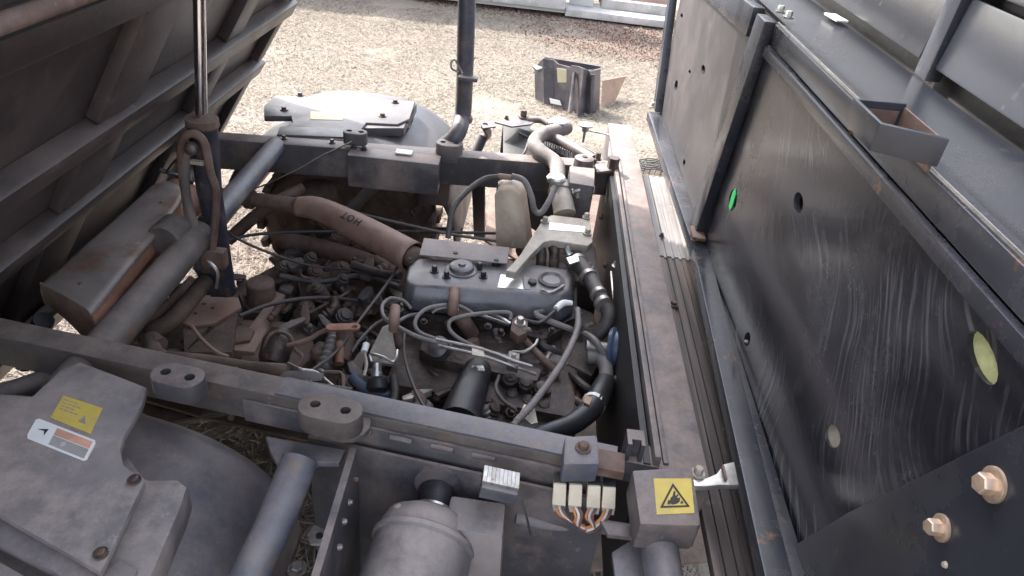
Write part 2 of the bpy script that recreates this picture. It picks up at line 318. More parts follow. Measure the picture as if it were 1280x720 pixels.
def strip(x, y): return rng.random(len(x)) < np.clip((y-7.25)/.5, 0, 1)*.7
scatter('wall_litter', leafm, 14000, (-2.2, .5, 7.2, 7.75), .012, .03, .01, (.0, .6), 'thin strip of reddish litter along the wall foot', strip)

# wall / slab beyond the lawn
w = empty('garden_wall', (-.2, 7.8, 0)); tag(w, 'low white wall with pale footing running along the back of the lawn', 'wall')
p0, p1 = A(430, -14, .05), A(706, 17, .05); dr = (p1-p0).normalized(); nn = Vector((-dr.y, dr.x, 0))
p0 = p0-dr*3
MB().prism([p0+nn*.02, p1+nn*.02, p1+nn*.35, p0+nn*.35], (0, 0, 1.3)).build('wall_face', 'wallw', w, bevel=.004)
L_ = (p1-p0).length
for i in range(7):
    a = p0+dr*(L_*i/7+.004); b = p0+dr*(L_*(i+1)/7-.004)
    MB().prism([a+nn*-.03, b+nn*-.03, b+nn*.018, a+nn*.018], (0, 0, .10)).build('footing_block', 'concrete', w, bevel=.006).location.z += .04
s_ = empty('stone_step', A(775, 12, 0)); tag(s_, 'pale stone steps stacked beside the end of the white wall', 'steps')
q0, q1 = A(706, 20, .03), A(836, 36, .03)
MB().prism([q0, q1, q1+nn*.45, q0+nn*.45], (0, 0, .07)).build('step', 'concrete', s_, bevel=.012)
q0, q1 = A(712, 8, .1)+nn*.0, A(742, 12, .1); MB().prism([q0+nn*.1, q1+nn*.1, q1+nn*.5, q0+nn*.5], (0, 0, .35)).build('pillar_block', 'wallw', s_, bevel=.01)
q0, q1 = A(752, 13, .1), A(845, 24, .1); MB().prism([q0+nn*.1, q1+nn*.1, q1+nn*.45, q0+nn*.45], (0, 0, .09)).build('step', 'concrete', s_, bevel=.012)
MB().prism([q0+nn*.22, q1+nn*.22, q1+nn*.5, q0+nn*.5], (0, 0, .18)).build('step', 'cardboard', s_, bevel=.012)

# ------------------------------------------------------------------ black plastic shield on the lawn
b = empty('plastic_engine_shield', A(705, 133, 0)); tag(b, 'bent black plastic engine shield with faded yellow label standing on the lawn', 'plastic shield')
def shell(top, bot, th, zt_list):   # walls through matching top/bottom outlines
    n = len(top); m = MB(); vs = []; fs = []
    nr = []
    for i in range(n):
        t = (bot[min(i+1, n-1)]-bot[max(i-1, 0)]); t.z = 0; t.normalize(); nr.append(Vector((-t.y, t.x, 0))*th)
    K = 6
    for off in (0, 1):
        for i in range(n):
            for k in range(K+1): vs.append(bot[i].lerp(top[i], k/K)+nr[i]*off)
    q = (K+1)
    for off in (0, 1):
        o = off*n*q
        for i in range(n-1):
            for k in range(K): fs.append((o+i*q+k, o+(i+1)*q+k, o+(i+1)*q+k+1, o+i*q+k+1))
    for i in range(n-1): fs += [(i*q+K, (i+1)*q+K, n*q+(i+1)*q+K, n*q+i*q+K), (i*q, n*q+i*q, n*q+(i+1)*q, (i+1)*q)]
    for i in (0, n-1): 
        for k in range(K): fs.append((i*q+k, i*q+k+1, n*q+i*q+k+1, n*q+i*q+k))
    return m.add(vs, fs)
# outline: (px bottom, py bottom, px top, py top); depth from the ground point
ol = [(669, 124, 668, 84), (680, 131, 679, 73), (692, 132, 692, 75), (694, 134, 697, 80), (704, 136, 712, 84), (707, 137, 714, 82), (718, 140, 722, 83), (722, 146, 730, 86), (731, 142, 736, 88), (736, 144, 743, 88), (749, 137, 751, 86)]
bot = [A(a, c, 0.0) for a, c, _, _ in ol]
top = []
for (a, c, t, u), g in zip(ol, bot): top.append(AY(t, u, g.y+.05))
shell(top, bot, .012, None).build('shield_body', 'lawnplastic', b, angle=50)
MB().prism([AY(666, 83, bot[0].y+.02), AY(677, 78, bot[0].y+.06), AY(681, 84, bot[1].y+.03), AY(671, 88, bot[0].y)], (0, 0, -.012)).build('flange', 'lawnplastic', b, bevel=.003)
# inner back wall
MB().prism([bot[0]+Vector((.03, .22, 0)), bot[-1]+Vector((-.03, .14, 0)), bot[-1]+Vector((-.03, .14, .26)), bot[0]+Vector((.03, .22, .24))], (0, .01, 0)).build('rear_wall', 'lawnplastic', b)
MB().tube([A(738, 142, .0)+Vector((0, -.012, 0)), AY(741, 92, bot[8].y+.03)+Vector((0, -.012, 0))], .018, 10).build('rib', 'lawnplastic', b)
MB().tube([A(712, 140, .03)+Vector((0, -.02, 0)), AY(718, 90, bot[5].y+.03)+Vector((0, -.02, 0))], .014, 10).build('rib', 'lawnplastic', b)
def sticker(quad, vec, name, m, parent, label=None): return MB().prism(quad, vec).build(name, m, parent, label, smooth=False)
yy = bot[4].y-.02
sticker([AY(x, y, yy-.0+.0) for x, y in ((696, 85), (708, 87), (708, 103), (697, 103))], (0, .004, 0), 'yellow_label', 'yellow_d', b)
sticker([AY(x, y, bot[3].y-.03) for x, y in ((687, 123), (700, 126), (702, 132), (688, 129))], (0, .004, 0), 'white_label', 'white', b)
cb = MB(); g0, g1 = A(751, 136, 0), A(768, 128, 0)
cb.prism([g0, g1, AY(783, 95, g1.y+.15), AY(753, 101, g0.y+.10)], (.004, .012, 0)).build('x', 'cardboard')
o = bpy.data.objects['x']; o.name = 'brown_board'; o.data.name = 'brown_board'; tag(o, 'brown weathered board leaning behind the black shield on the lawn', 'board')
WL['brown_board'] = o.location.copy()
# small crumpled wire mesh on the ground beyond the floor plate
mbw = MB(); base = A(816, 214, .0)
for i in range(7):
    a = base+Vector((-.10+i*.033, -.07, .01)); mbw.tube([a, a+Vector((.02, .07, .02+.01*(i % 2))), a+Vector((-.01, .15, .012))], .0035, 6)
    a = base+Vector((-.10, -.07+i*.025, .02)); mbw.tube([a, a+Vector((.1, .01, .02)), a+Vector((.2, -.01, .005))], .0035, 6)
o = mbw.build('wire_mesh_scrap', 'black'); tag(o, 'small black wire mesh scrap lying on the grass beside the frame end', 'wire scrap')

# ================================================================== THE VEHICLE
V = empty('utility_vehicle', (-.3, 1.45, 0)); tag(V, 'dusty black utility vehicle with bed and seat floor tipped up around the engine', 'utility vehicle')

# ---- near rail
NR0, NR1 = Vector((-1.25, 1.045, .75)), Vector((.215, .865, .75))
rail = MB().beam(NR0, NR1, .052, .075).build('chassis_rail', 'frame_brown', V, 'near chassis rail, brown with dust at one end and blue black at the other', .006)
nd = (NR1-NR0).normalized(); ns = Vector((nd.y, -nd.x, 0))      # towards the camera
ra = NR0+nd*.86
MB().beam(ra+Vector((0, 0, .004)), NR1+Vector((0, 0, .004)), .046, .004).build('top_strip', 'frame_blue', rail, bevel=.001)
MB().beam(NR0+nd*.80+ns*.030-Vector((0, 0, .022)), NR1+ns*.030-Vector((0, 0, .022)), .006, .05).build('side_plate', 'frame', rail, bevel=.001)
for k in range(5):                                               # welds under the edge
    p = NR0+nd*(.93+.075*k)+ns*.036-Vector((0, 0, .03)); MB().tube([p, p+nd*.02+Vector((0, 0, .001)), p+nd*.04], .005, 8).build('weld_bead', 'frame', rail)
# ---- far rail
FR0, FR1 = Vector((-1.05, 1.985, .75)), Vector((.285, 2.14, .75)); fd = (FR1-FR0).normalized(); fs_ = Vector((fd.y, -fd.x, 0))
frl = MB().beam(FR0, FR1, .06, .10).build('chassis_rail', 'frame', V, 'far chassis rail, grey with pale dust on top', .006)
a, c2 = A(438, 186, .757), A(551, 198, .757)
MB().beam(a+Vector((0, -.012, 0)), c2+Vector((0, -.012, 0)), .07, .105).build('doubler_channel', 'frame', frl, 'light topped doubling channel on the far rail', .005)
MB().box(A(505, 190, .762), (.05, .03, .004)).build('sunlit_patch', 'white', frl)  # white patch painting the sunlit spot on the channel top
for x, y in ((415, 178), (355, 173), (442, 185), (455, 187)):
    MB().bolt(A(x, y, .758 if x > 430 else .751), r=.007).build('bolt', 'bolt', frl)
# ---- cross member
cmx = V
CM = MB().beam((.33, .83, .75), (.322, 2.52, .75), .088, .13).build('cross_member', 'frame', V, 'wide dusty cross member along the seat side of the bay', .005)
MB().beam((.284, .86, .768), (.280, 2.2, .768), .012, .03).build('raised_lip', 'frame', CM, bevel=.003)
MB().beam((.300, .86, .756), (.297, 2.2, .756), .010, .02).build('raised_lip', 'frame', CM, bevel=.003)
MB().box((.268, 1.53, .55), (.012, 1.34, .40)).build('bay_side_plate', 'plastic_d', CM, 'dark plate forming the side of the engine bay')
for y in (1.25, 1.75, 2.05): MB().bolt((.261, y, .60), (-1, 0, 0), .006, .005).build('bolt', 'bolt', CM)
# end box section and slot at the near corner
MB().box(A(800, 580, .722), (.07, .05, .05), Matrix.Rotation(R_(-6), 3, 'Z')).build('corner_gusset', 'frame', V, bevel=.004)
hb = MB().box(A(792, 558, .765), (.03, .036, .045)); hh = MB().box(A(795, 562, .776), (.016, .024, .07))
hb.build('slotted_bracket', 'frame', V, holes=hh)
# ---- tie box with bolt at (725,565)
tb = MB().prism(pp([(706, 545), (747, 543), (750, 580), (704, 580)], .795), (0, 0, -.045)).build('bolted_clamp_block', 'frame_blue', V, 'blue grey clamp block with a rusty bolt head', .006)
MB().bolt(A(729, 560, .796), r=.009).build('bolt', 'rusty', tb)
MB().box(A(762, 580, .752), (.05, .045, .02), Matrix.Rotation(R_(-6), 3, 'Z')).build('rusty_pad', 'rusty', V, bevel=.003)

# ---- mount blocks with two holes
def stad(L, w, n=8, ang=0, c=Vector()):
    r = w/2; pts = []
    for sgn in (1, -1):
        for k in range(n+1):
            a = -math.pi/2+math.pi*k/n; x = sgn*(L/2-r+r*math.cos(a)); y = sgn*r*math.sin(a); pts.append(Vector((x, y, 0)))
    rm = Matrix.Rotation(ang, 3, 'Z'); return [rm @ p + c for p in pts]
def mount(px, py, z, L, w, h, ang, m, lab=None, hr=.009):
    c = A(px, py, z); hl = MB()
    for s in (-1, 1):
        p = c+Matrix.Rotation(ang, 3, 'Z') @ Vector((s*L*.24, 0, .01)); hl.lathe(p, (0, 0, -1), [(0, hr), (.025, hr)], 16)
    o = MB().prism(stad(L, w, 8, ang, c), (0, 0, -h)).build('mount_block', m, V, lab, .004, holes=hl); return o
mount(413, 509, .795, .112, .062, .042, R_(-7), 'frame_brown', 'large dusty two hole mount block on the near rail')
mount(222, 468, .792, .095, .056, .040, R_(-8), 'frame', 'two hole mount block beside the near fender')
mount(562, 178, .785, .085, .06, .06, R_(5), 'frame', 'two hole mount block beside the upright pipe')
mount(444, 164, .80, .075, .045, .04, R_(3), 'frame')
MB().prism(stad(.125, .075, 6, R_(-7), A(418, 530, .745)+Vector((0, .01, 0))), (0, 0, -.012)).build('mount_base', 'frame_brown', V, bevel=.002)
# round isolator by the radiator
iso = MB().prism(pp([(712, 207), (744, 210), (743, 233), (712, 228)], .79), (0, 0, -.22)).build('isolator_post', 'frame', V, bevel=.005)
MB().lathe(A(731, 196, .80), (0, 0, -1), [(0, .022), (.004, .03), (.034, .032), (.036, .036), (.05, .036)], 24).build('isolator_bush', 'frame', iso, holes=None)
MB().lathe(A(731, 195, .803), (0, 0, -1), [(0, .008), (.01, .009)], 12).build('bolt_hole_disc', 'black', iso)  # solid black disc painting the dark of a bolt hole
plate('bracket_tab', 'frame', [(715, 227), (744, 232), (744, 240), (723, 251), (715, 244)], .70, .006, iso)
plate('bracket_tab', 'frame', [(744, 205), (765, 200), (770, 212), (746, 215)], .765, .008, iso)
MB().bolt(A(747, 199, .768), r=.009, h=.02).build('bolt', 'bolt', iso)
MB().lathe(A(768, 197, .80), (0, 0, -1), [(0, .018), (.05, .018)], 6).build('hex_nut', 'bolt', iso)

# ---- cross tubes at the rear
T = MB().tube([Vector((-.779, 1.50, .722)), Vector((-.775, 2.0, .735))], .030, 20, False).build('cross_tube', 'frame_blue', V, 'grey cross tube passing behind the lift cylinder')
MB().tube([Vector((-.785, .90, .705)), Vector((-.780, 1.47, .722))], .036, 20, False).build('tube_sleeve', 'frame_brown', T)
MB().lathe(A(214, 293, .745), (.05, 1, 0), [(-.035, .036), (-.03, .041), (.03, .041), (.035, .036)], 20).build('tube_clamp', 'frame_brown', T)
MB().tube([A(205, 290, .735), A(222, 300, .71), A(246, 312, .66), A(262, 330, .60)], .03, 14).build('tube_elbow', 'frame_brown', T)
T2 = MB().tube([A(375, 575, .70), A(345, 650, .66), A(300, 745, .60)], .031, 20).build('cross_tube', 'frame_blue', V, 'blue grey cross tube ending under the near rail')
plate('gusset', 'frame_blue', [(332, 545), (432, 562), (424, 578), (398, 578), (372, 600), (350, 585), (338, 565)], .70, .012, T2)
MB().bolt(A(372, 712, .66), r=.010).build('bolt', 'bolt', T2)
tabp = plate('zinc_tab', 'steel', [(384, 668), (392, 655), (412, 664), (405, 682), (388, 680)], .60, .005, T2)
MB().lathe(A(399, 669, .603), (0, 0, -1), [(0, .006), (.006, .006)], 12).build('tab_hole_disc', 'black', T2)  # black disc in place of an open hole, its shade put in as colour

# ---- upright pipe
UP = MB().tube([A(556, 182, .75), A(571, 168, .80), AY(578, 146, 2.17), AY(580, 120, 2.17), AY(582, 60, 2.17), AY(585, -60, 2.17), AY(590, -330, 2.17)], .0265, 20, sub=8).build('upright_pipe', 'frame_blue', V, 'grey upright pipe rising from the far rail with a side tab')
c = AY(585, 98, 2.13); MB().box(c, (.06, .03, .012)).build('side_tab', 'frame_blue', UP, bevel=.003)
MB().tube([AY(573, 90, 2.12), AY(565, 86, 2.11), AY(564, 78, 2.11), AY(569, 75, 2.11), AY(573, 83, 2.11), AY(578, 92, 2.11)], .003, 8).build('wire_clip', 'steel', UP)
MB().lathe(AY(579, 152, 2.17), (0, 0, 1), [(0, .028), (.01, .030), (.02, .028)], 20).build('weld_collar', 'frame', UP)

# ---- fenders
def fender(cx_, w, y0, y1, ztop, name, label, edge):
    m = MB(); nu, nv = 44, 22; vs = []
    def h(u): return (1-abs(u)**2.5)**(1/2.5) if abs(u) < 1 else 0
    for j in range(nv+1):
        t = j/nv; y = y0+(y1-y0)*t
        de = (y-y0 if edge < 0 else y1-y)/.09; k = 1 if de > 1 else .90+.10*math.sqrt(max(0, 1-(1-de)**2))
        for i in range(nu+1):
            a = -1+2*i/nu; u = math.sin(a*math.pi/2)*.999
            vs.append(Vector((cx_+u*w*(.93+.07*k), y, .30+(ztop-.30)*h(u)*k)))
    fs = [(j*(nu+1)+i, j*(nu+1)+i+1, (j+1)*(nu+1)+i+1, (j+1)*(nu+1)+i) for j in range(nv) for i in range(nu)]
    m.add(vs, fs); o = m.build(name, 'fender', V, label)
    md = o.modifiers.new('s', 'SOLIDIFY'); md.thickness = .006; return o
nf = fender(-.86, .48, .0, .935, .695, 'fender', 'near rear fender of dusty black plastic with a bolted cover', 1)
ff = fender(-.63, .42, 2.14, 2.62, .72, 'fender', 'far rear fender of dusty dark plastic in direct sun', -1)  # looks pale from the sun lamp; the plastic itself is dark
ff.data.materials[0] = M['fender_far']
# raised rim pads and cover of the near fender
rim = [(160, 566), (183, 598), (222, 597), (236, 606), (229, 628), (160, 790), (100, 790), (150, 620), (138, 590)]
MB().prism(pp(rim, .735), (0, 0, -.06)).build('raised_rim', 'cover', nf, bevel=.02)
cov = [(-60, 560), (0, 492), (40, 495), (75, 463), (100, 452), (148, 470), (184, 484), (178, 505), (155, 545), (150, 562), (154, 580), (181, 601), (126, 716), (-60, 610)]
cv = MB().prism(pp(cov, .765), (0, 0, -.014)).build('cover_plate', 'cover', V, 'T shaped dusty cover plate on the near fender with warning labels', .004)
plate('edge_flange', 'fender', [(-60, 612), (126, 718), (118, 740), (-60, 650)], .752, .02, cv)
plate('edge_flange', 'fender', [(-60, 668), (105, 762), (95, 800), (-60, 720)], .745, .03, cv)
plate('edge_flange', 'fender', [(60, 800), (126, 716), (150, 700), (172, 712), (120, 810)], .742, .02, cv)
for x, y in ((168, 600), (126, 692)): MB().bolt(A(x, y, .768), r=.0065, h=.004).build('cover_screw', 'bolt', cv)
# stickers of the near cover
def quadpt(q, u, v, z): 
    a = Vector(q[0]).lerp(Vector(q[1]), u); b_ = Vector(q[3]).lerp(Vector(q[2]), u); p = a.lerp(b_, v); return A(p.x, p.y, z)
def flat(name, m, q, u0, v0, u1, v1, z, parent, th=.0006):
    return MB().prism([quadpt(q, u0, v0, z), quadpt(q, u1, v0, z), quadpt(q, u1, v1, z), quadpt(q, u0, v1, z)], (0, 0, -th)).build(name, m, parent, smooth=False)
q = [(79, 494), (128, 510), (113, 542), (63, 522)]
ys_ = MB().prism([quadpt(q, u, v, .7662) for u, v in ((0, 0), (1, 0), (1, 1), (0, 1))], (0, 0, -.001)).build('yellow_sticker', 'yellow', cv, smooth=False)
m = MB()
for i in range(4):
    u0 = .08+.0*i; v = .12+.13*i
    for k in range(4 if i % 2 else 3):
        a = u0+k*.12; m.prism([quadpt(q, a, v, .7666), quadpt(q, a+.09, v, .7666), quadpt(q, a+.09, v+.035, .7666), quadpt(q, a, v+.035, .7666)], (0, 0, -.0003))
m.prism([quadpt(q, .62, .75, .7667), quadpt(q, .70, .45, .7667), quadpt(q, .80, .75, .7667)], (0, 0, -.0003))
m.build('sticker_print', M['greyprint'], cv, smooth=False)
q = [(46, 522), (121, 551), (107, 577), (32, 547)]
MB().prism([quadpt(q, u, v, .7662) for u, v in ((0, .1), (.04, 0), (.97, 0), (1, .12), (1, .9), (.96, 1), (.03, 1), (0, .85))], (0, 0, -.001)).build('white_sticker', 'white', cv, smooth=False)
flat('orange_band', 'pinkprint', q, .36, .10, .95, .42, .7666, cv)
flat('grey_text_block', 'greyprint', q, .36, .46, .95, .90, .7666, cv)
MB().prism([quadpt(q, *t, .7666) for t in ((.10, .45), (.25, .28), (.23, .62), (.20, .42))], (0, 0, -.0004)).build('warning_symbol', 'print', cv, smooth=False)
# far cover
fcv = [(344, 119), (519, 126), (512, 148), (497, 155), (458, 153), (449, 165), (446, 176), (350, 171), (352, 165), (366, 153), (364, 145), (330, 145), (330, 132)]
fc = MB().prism(pp(fcv, .748), (0, 0, -.02)).build('cover_plate', 'cover_far', V, 'sunlit cover plate on the far fender', .004)
plate('raised_rim', 'cover_far', [(516, 127), (521, 130), (505, 160), (455, 160), (455, 154), (497, 156), (512, 149)], .740, .03, fc)
plate('tongue', 'cover_far', [(350, 158), (448, 160), (450, 172), (346, 168)], .754, .015, fc)
for x, y in ((375, 119), (494, 128), (355, 137), (478, 145)): MB().bolt(A(x, y, .749), r=.009, h=.008).build('cover_screw', 'bolt', fc)
q = [(388, 139), (430, 141), (428, 150), (388, 149)]; flat('cream_glare', 'yellow_d', q, 0, 0, 1, 1, .7492, fc)  # painted glare on the cover, put in as a cream patch

# ---- wheels under the fenders
def wheel(c):
    prof = [(-.11, .20), (-.12, .24), (-.115, .28), (-.09, .305), (-.04, .315), (.04, .315), (.09, .305), (.115, .28), (.12, .24), (.11, .20)]
    t = MB().lathe(c, (0, 1, 0), prof, 40).build('wheel', 'mud', V, 'mud covered off road tyre')
    rm = MB().lathe(c, (0, 1, 0), [(-.10, .19), (-.105, .20), (-.08, .18), (-.04, .06), (.04, .06), (.08, .18), (.105, .20), (.1, .19)], 28).build('rim', 'bolt', t)
    lug = MB()
    for k in range(26):
        a = 2*math.pi*k/26
        for s in (-1, 1):
            aa = a+(s > 0)*math.pi/26; u = Vector((math.cos(aa), 0, math.sin(aa))); tt = Vector((-math.sin(aa), 0, math.cos(aa)))
            m3 = Matrix((tt, Vector((0, 1, 0)), u)).transposed(); lug.box(Vector(c)+u*.315+Vector((0, s*.065, 0)), (.03, .10, .026), m3)
    lug.build('tread_lugs', 'mud', t, bevel=.003, stuff=True)
wheel((-.63, 2.33, .315)); wheel((-.86, .55, .315))

# ---- under tray and clutter under the bay
def tray(pts, z, th=.01, m='mud', name='skid_tray', lab=None): return MB().prism(pp(pts, z), (0, 0, -th)).build(name, m, V, lab, .002)
tray([(345, 372), (400, 330), (440, 300), (540, 312), (700, 330), (800, 330), (900, 700), (640, 720), (560, 590), (250, 520), (180, 500), (215, 400)], .22, lab='mud coated skid tray under the engine')
tray([(105, 400), (185, 372), (225, 375), (240, 440), (250, 520), (200, 530), (120, 475), (100, 450)], .20)
hose('rear_lever', 'mud', .022, [(262, 345, .56), (240, 372, .54), (215, 400, .52), (190, 415, .50)], V)
hose('rear_lever', 'rusty', .013, [(150, 425, .50), (200, 390, .50), (240, 350, .50)], V)
tray([(330, 215), (545, 235), (545, 300), (420, 320), (345, 285)], .30)
tray([(612, 235), (790, 240), (800, 340), (690, 350), (606, 300)], .24)
# suspension arms, axle, braces
AX1 = MB().tube([A(270, 398, .36), A(330, 356, .36), A(392, 322, .36), A(440, 290, .36)], .035, 16, radii=[.04, .036, .034, .03]).build('axle_tube', 'rusty', V, 'dusty brown axle tube')
hose('suspension_brace', 'frame_brown', .022, [(432, 268, .50), (470, 230, .60), (486, 214, .66)], V)
hose('suspension_brace', 'rusty', .02, [(285, 300, .45), (330, 262, .55), (380, 235, .6)], V)
br = can('brake_drum', 'mud', 396, 232, .56, .065, .06, V, 'round mud coated drum under the far rail', [(0, .04), (.006, .062), (.03, .068), (.06, .068)])
MB().box(A(545, 225, .62), (.10, .06, .16)).build('hanging_bracket', 'frame_brown', V, bevel=.006)
MB().beam(A(597, 222, .68), A(599, 300, .30), .042, .03, (0, -1, 0)).build('support_post', 'black', V, 'dark post standing beside the coolant tank', .004)
hose('control_cable', 'rubber', .005, [(285, 300, .5), (330, 292, .5), (430, 289, .5), (540, 290, .52), (640, 292, .52)], V)
hose('control_cable', 'rubber_g', .005, [(430, 262, .56), (470, 272, .55), (560, 292, .53), (640, 304, .5)], V)
hose('control_cable', 'rubber', .004, [(250, 262, .6), (300, 300, .58), (380, 330, .5), (440, 338, .5), (500, 352, .5)], V)
hose('thin_wire', 'bolt', .0022, [(205, 216, .72), (300, 238, .68), (365, 215, .74), (400, 196, .77), (440, 177, .79)], V)

# ---- heat shield over the muffler
MSH = empty('muffler_shield', A(140, 310, .70)); MSH.parent = V; MSH.location -= WL[V.name]; WL['muffler_shield'] = A(140, 310, .70); MSH['label'] = 'grey brown muffler heat shield with orange rusty side'
top_ = [(47, 351), (178, 238), (190, 227), (205, 224), (222, 231), (228, 242), (222, 252), (112, 388)]
mb = MB(); tp = []                                    # sheet bent over its length: the outer edge curls down
for px0, py0, px1, py1 in ((112, 388, 47, 351), (165, 324, 98, 306), (200, 284, 140, 270), (222, 254, 172, 242), (228, 243, 188, 228), (224, 233, 202, 224)):
    a_, b_ = A(px0, py0, .762), A(px1, py1, .762)
    for u_, dz_ in ((-.02, -.012), (0, -.002), (.08, .002), (.5, .003), (.85, 0), (.97, -.008), (1.02, -.03), (1.03, -.06)): tp.append(a_.lerp(b_, u_)+Vector((0, 0, dz_)))
mb.add(tp, [(i*8+k, i*8+k+1, (i+1)*8+k+1, (i+1)*8+k) for i in range(5) for k in range(7)])
sh = mb.build('top_sheet', 'shield', MSH, angle=60); md = sh.modifiers.new('s', 'SOLIDIFY'); md.thickness = .004
sidep = [A(225, 250, .758), A(112, 386, .758)]
MB().prism([sidep[0], sidep[1], sidep[1]+Vector((0, 0, -.05)), sidep[0]+Vector((0, 0, -.05))], (-.005, .0, 0)).build('side_sheet', 'orange', MSH)
e0, e1 = A(49, 354, .758), A(112, 388, .758)
MB().prism([e0, e1, e1+Vector((0, 0, -.085)), e1.lerp(e0, .25)+Vector((0, 0, -.10)), e1.lerp(e0, .6)+Vector((0, 0, -.07)), e0+Vector((0, 0, -.05))], (0, .005, 0)).build('end_sheet', 'rusty', MSH)
for x, y in ((201, 253), (100, 355)): MB().lathe(A(x, y, .766), (0, 0, 1), [(0, .004), (.002, .003)], 10).build('rivet', 'bolt', MSH)
mf = MB().lathe(A(90, 385, .665)+Vector((0, .02, 0)), Vector((0, 1, 0)), [(0, .03), (.01, .06), (.52, .06), (.54, .03)], 24).build('muffler', 'orange', MSH)
hose('tail_bracket', 'black', .02, [(55, 400, .70), (40, 430, .62), (30, 455, .55)], V)

# ---- lift cylinder
LC = MB().tube([AY(252, 148, 1.5), AY(262, 240, 1.5), AY(284, 366, 1.5)], 0, 24, False, radii=[.034, .029, .022]).build('lift_cylinder', 'hyd', V, 'dark hydraulic lift cylinder with chrome rod extended')
MB().tube([AY(244.3, -260, 1.5), AY(252, 152, 1.5)], .0128, 20, False).build('chrome_rod', 'chrome', LC)
MB().lathe(AY(252, 146, 1.5), AY(262, 240, 1.5)-AY(252, 146, 1.5), [(0, .020), (.003, .036), (.02, .037), (.024, .034)], 24).build('gland_nut', 'rusty', LC)
def hy(name, m, r, pts, lab=None): return MB().tube([AY(x, y, 1.5+d) for x, y, d in pts], r, 12).build(name, m, LC, lab)
hy('hydraulic_pipe', 'rusty', .009, [(238, 330, -.05), (236, 280, -.05), (228, 220, -.05), (226, 185, -.06), (232, 170, -.07), (245, 168, -.07), (256, 180, -.07), (263, 215, -.06), (270, 240, -.05), (268, 290, -.05), (264, 325, -.05)])
hy('hydraulic_pipe', 'frame_brown', .011, [(232, 178, -.05), (232, 240, -.05), (245, 290, -.05), (248, 335, -.05)])
c_ = AY(268, 322, 1.45); MB().box(c_, (.06, .03, .05)).build('pipe_clamp', 'rusty', LC, bevel=.005)
MB().lathe(AY(240, 185, 1.42), (0, -1, 0), [(0, .016), (.012, .014), (.016, .008)], 12).build('port_fitting', 'bolt', LC)
MB().tube([AY(226, 195, 1.45), AY(215, 205, 1.46), AY(208, 216, 1.48)], .003, 8).build('clip_wire', 'black', LC)
MB().box(AY(247, 203, 1.43), (.03, .012, .008)).build('pipe_strap', 'alloy', LC)
MB().prism([AY(x, y, 1.52) for x, y in ((245, 330), (262, 330), (294, 366), (268, 366))], (0, -.02, 0)).build('lower_clevis', 'hyd', LC)
MB().tube([AY(258, 322, 1.44), AY(272, 340, 1.43), AY(270, 360, 1.43)], .004, 8).build('split_pin', 'alloy_br', LC)

# ---- HOT exhaust shield tube
ex = [A(372, 258, .62), A(400, 262, .63), A(455, 288, .635), A(517, 322, .64)]
EX = MB().tube(ex, 0, 24, radii=[.030, .036, .041, .044], caps=False).build('exhaust_heat_tube', 'pink', V, 'dusty pink exhaust heat tube marked HOT')
md = EX.modifiers.new('s', 'SOLIDIFY'); md.thickness = .003; md.offset = -1
MB().tube([A(270, 243, .60), A(320, 250, .60), A(375, 257, .62), A(400, 263, .63)], .023, 16).build('exhaust_pipe', 'rusty', EX)
MB().lathe(A(312, 249, .60), A(330, 252, .60)-A(312, 249, .60), [(-.01, .03), (.012, .03)], 16).build('pipe_clamp', 'rusty', EX)
MB().tube([A(500, 313, .635), A(520, 323, .64), A(545, 340, .62)], .030, 16).build('manifold_pipe', 'rusty', EX)
MB().bolt(A(513, 325, .685), (0, -.6, 1), .006).build('bolt', 'bolt', EX)
def text_mesh(body, size, name, m, parent, origin, xdir, ydir, zoff=0, curve=None):
    cu = bpy.data.curves.new('t', 'FONT'); cu.body = body; cu.size = size; cu.align_x = 'CENTER'; cu.align_y = 'CENTER'; cu.offset = .0006; cu.space_character = 1.25
    to = bpy.data.objects.new('t', cu); C.objects.link(to); bpy.context.view_layer.update()
    me = bpy.data.meshes.new_from_object(to.evaluated_get(bpy.context.evaluated_depsgraph_get())); bpy.data.objects.remove(to)
    xdir = xdir.normalized(); ydir = (ydir-xdir*ydir.dot(xdir)).normalized(); zd = xdir.cross(ydir)
    bm = bmesh.new(); bm.from_mesh(me); bmesh.ops.subdivide_edges(bm, edges=bm.edges, cuts=1)
    for v in bm.verts:
        x, y = v.co.x, v.co.y
        if curve: v.co = origin+xdir*x+ydir*(curve*math.sin(y/curve))+zd*(curve*(math.cos(y/curve)-1)+zoff)
        else: v.co = origin+xdir*x+ydir*y+zd*zoff
    mb = MB(); mb.v = [v.co.copy() for v in bm.verts]; bm.verts.index_update(); mb.f = [tuple(v.index for v in f.verts) for f in bm.faces]; bm.free()
    return mb.build(name, m, parent, smooth=False)
ax = (ex[3]-ex[1]).normalized(); cpt = ex[1].lerp(ex[2], .86)
upn = (CAM-cpt).normalized(); upn = (upn-ax*upn.dot(ax)).normalized(); upn = (upn*.75+(Vector((0, .0, 1))-ax*ax.z)*.55); upn = (upn-ax*upn.dot(ax)).normalized()
text_mesh('HOT', .032, 'hot_lettering', 'print', EX, cpt+upn*.0425, -ax, upn.cross(-ax), 0, .042)

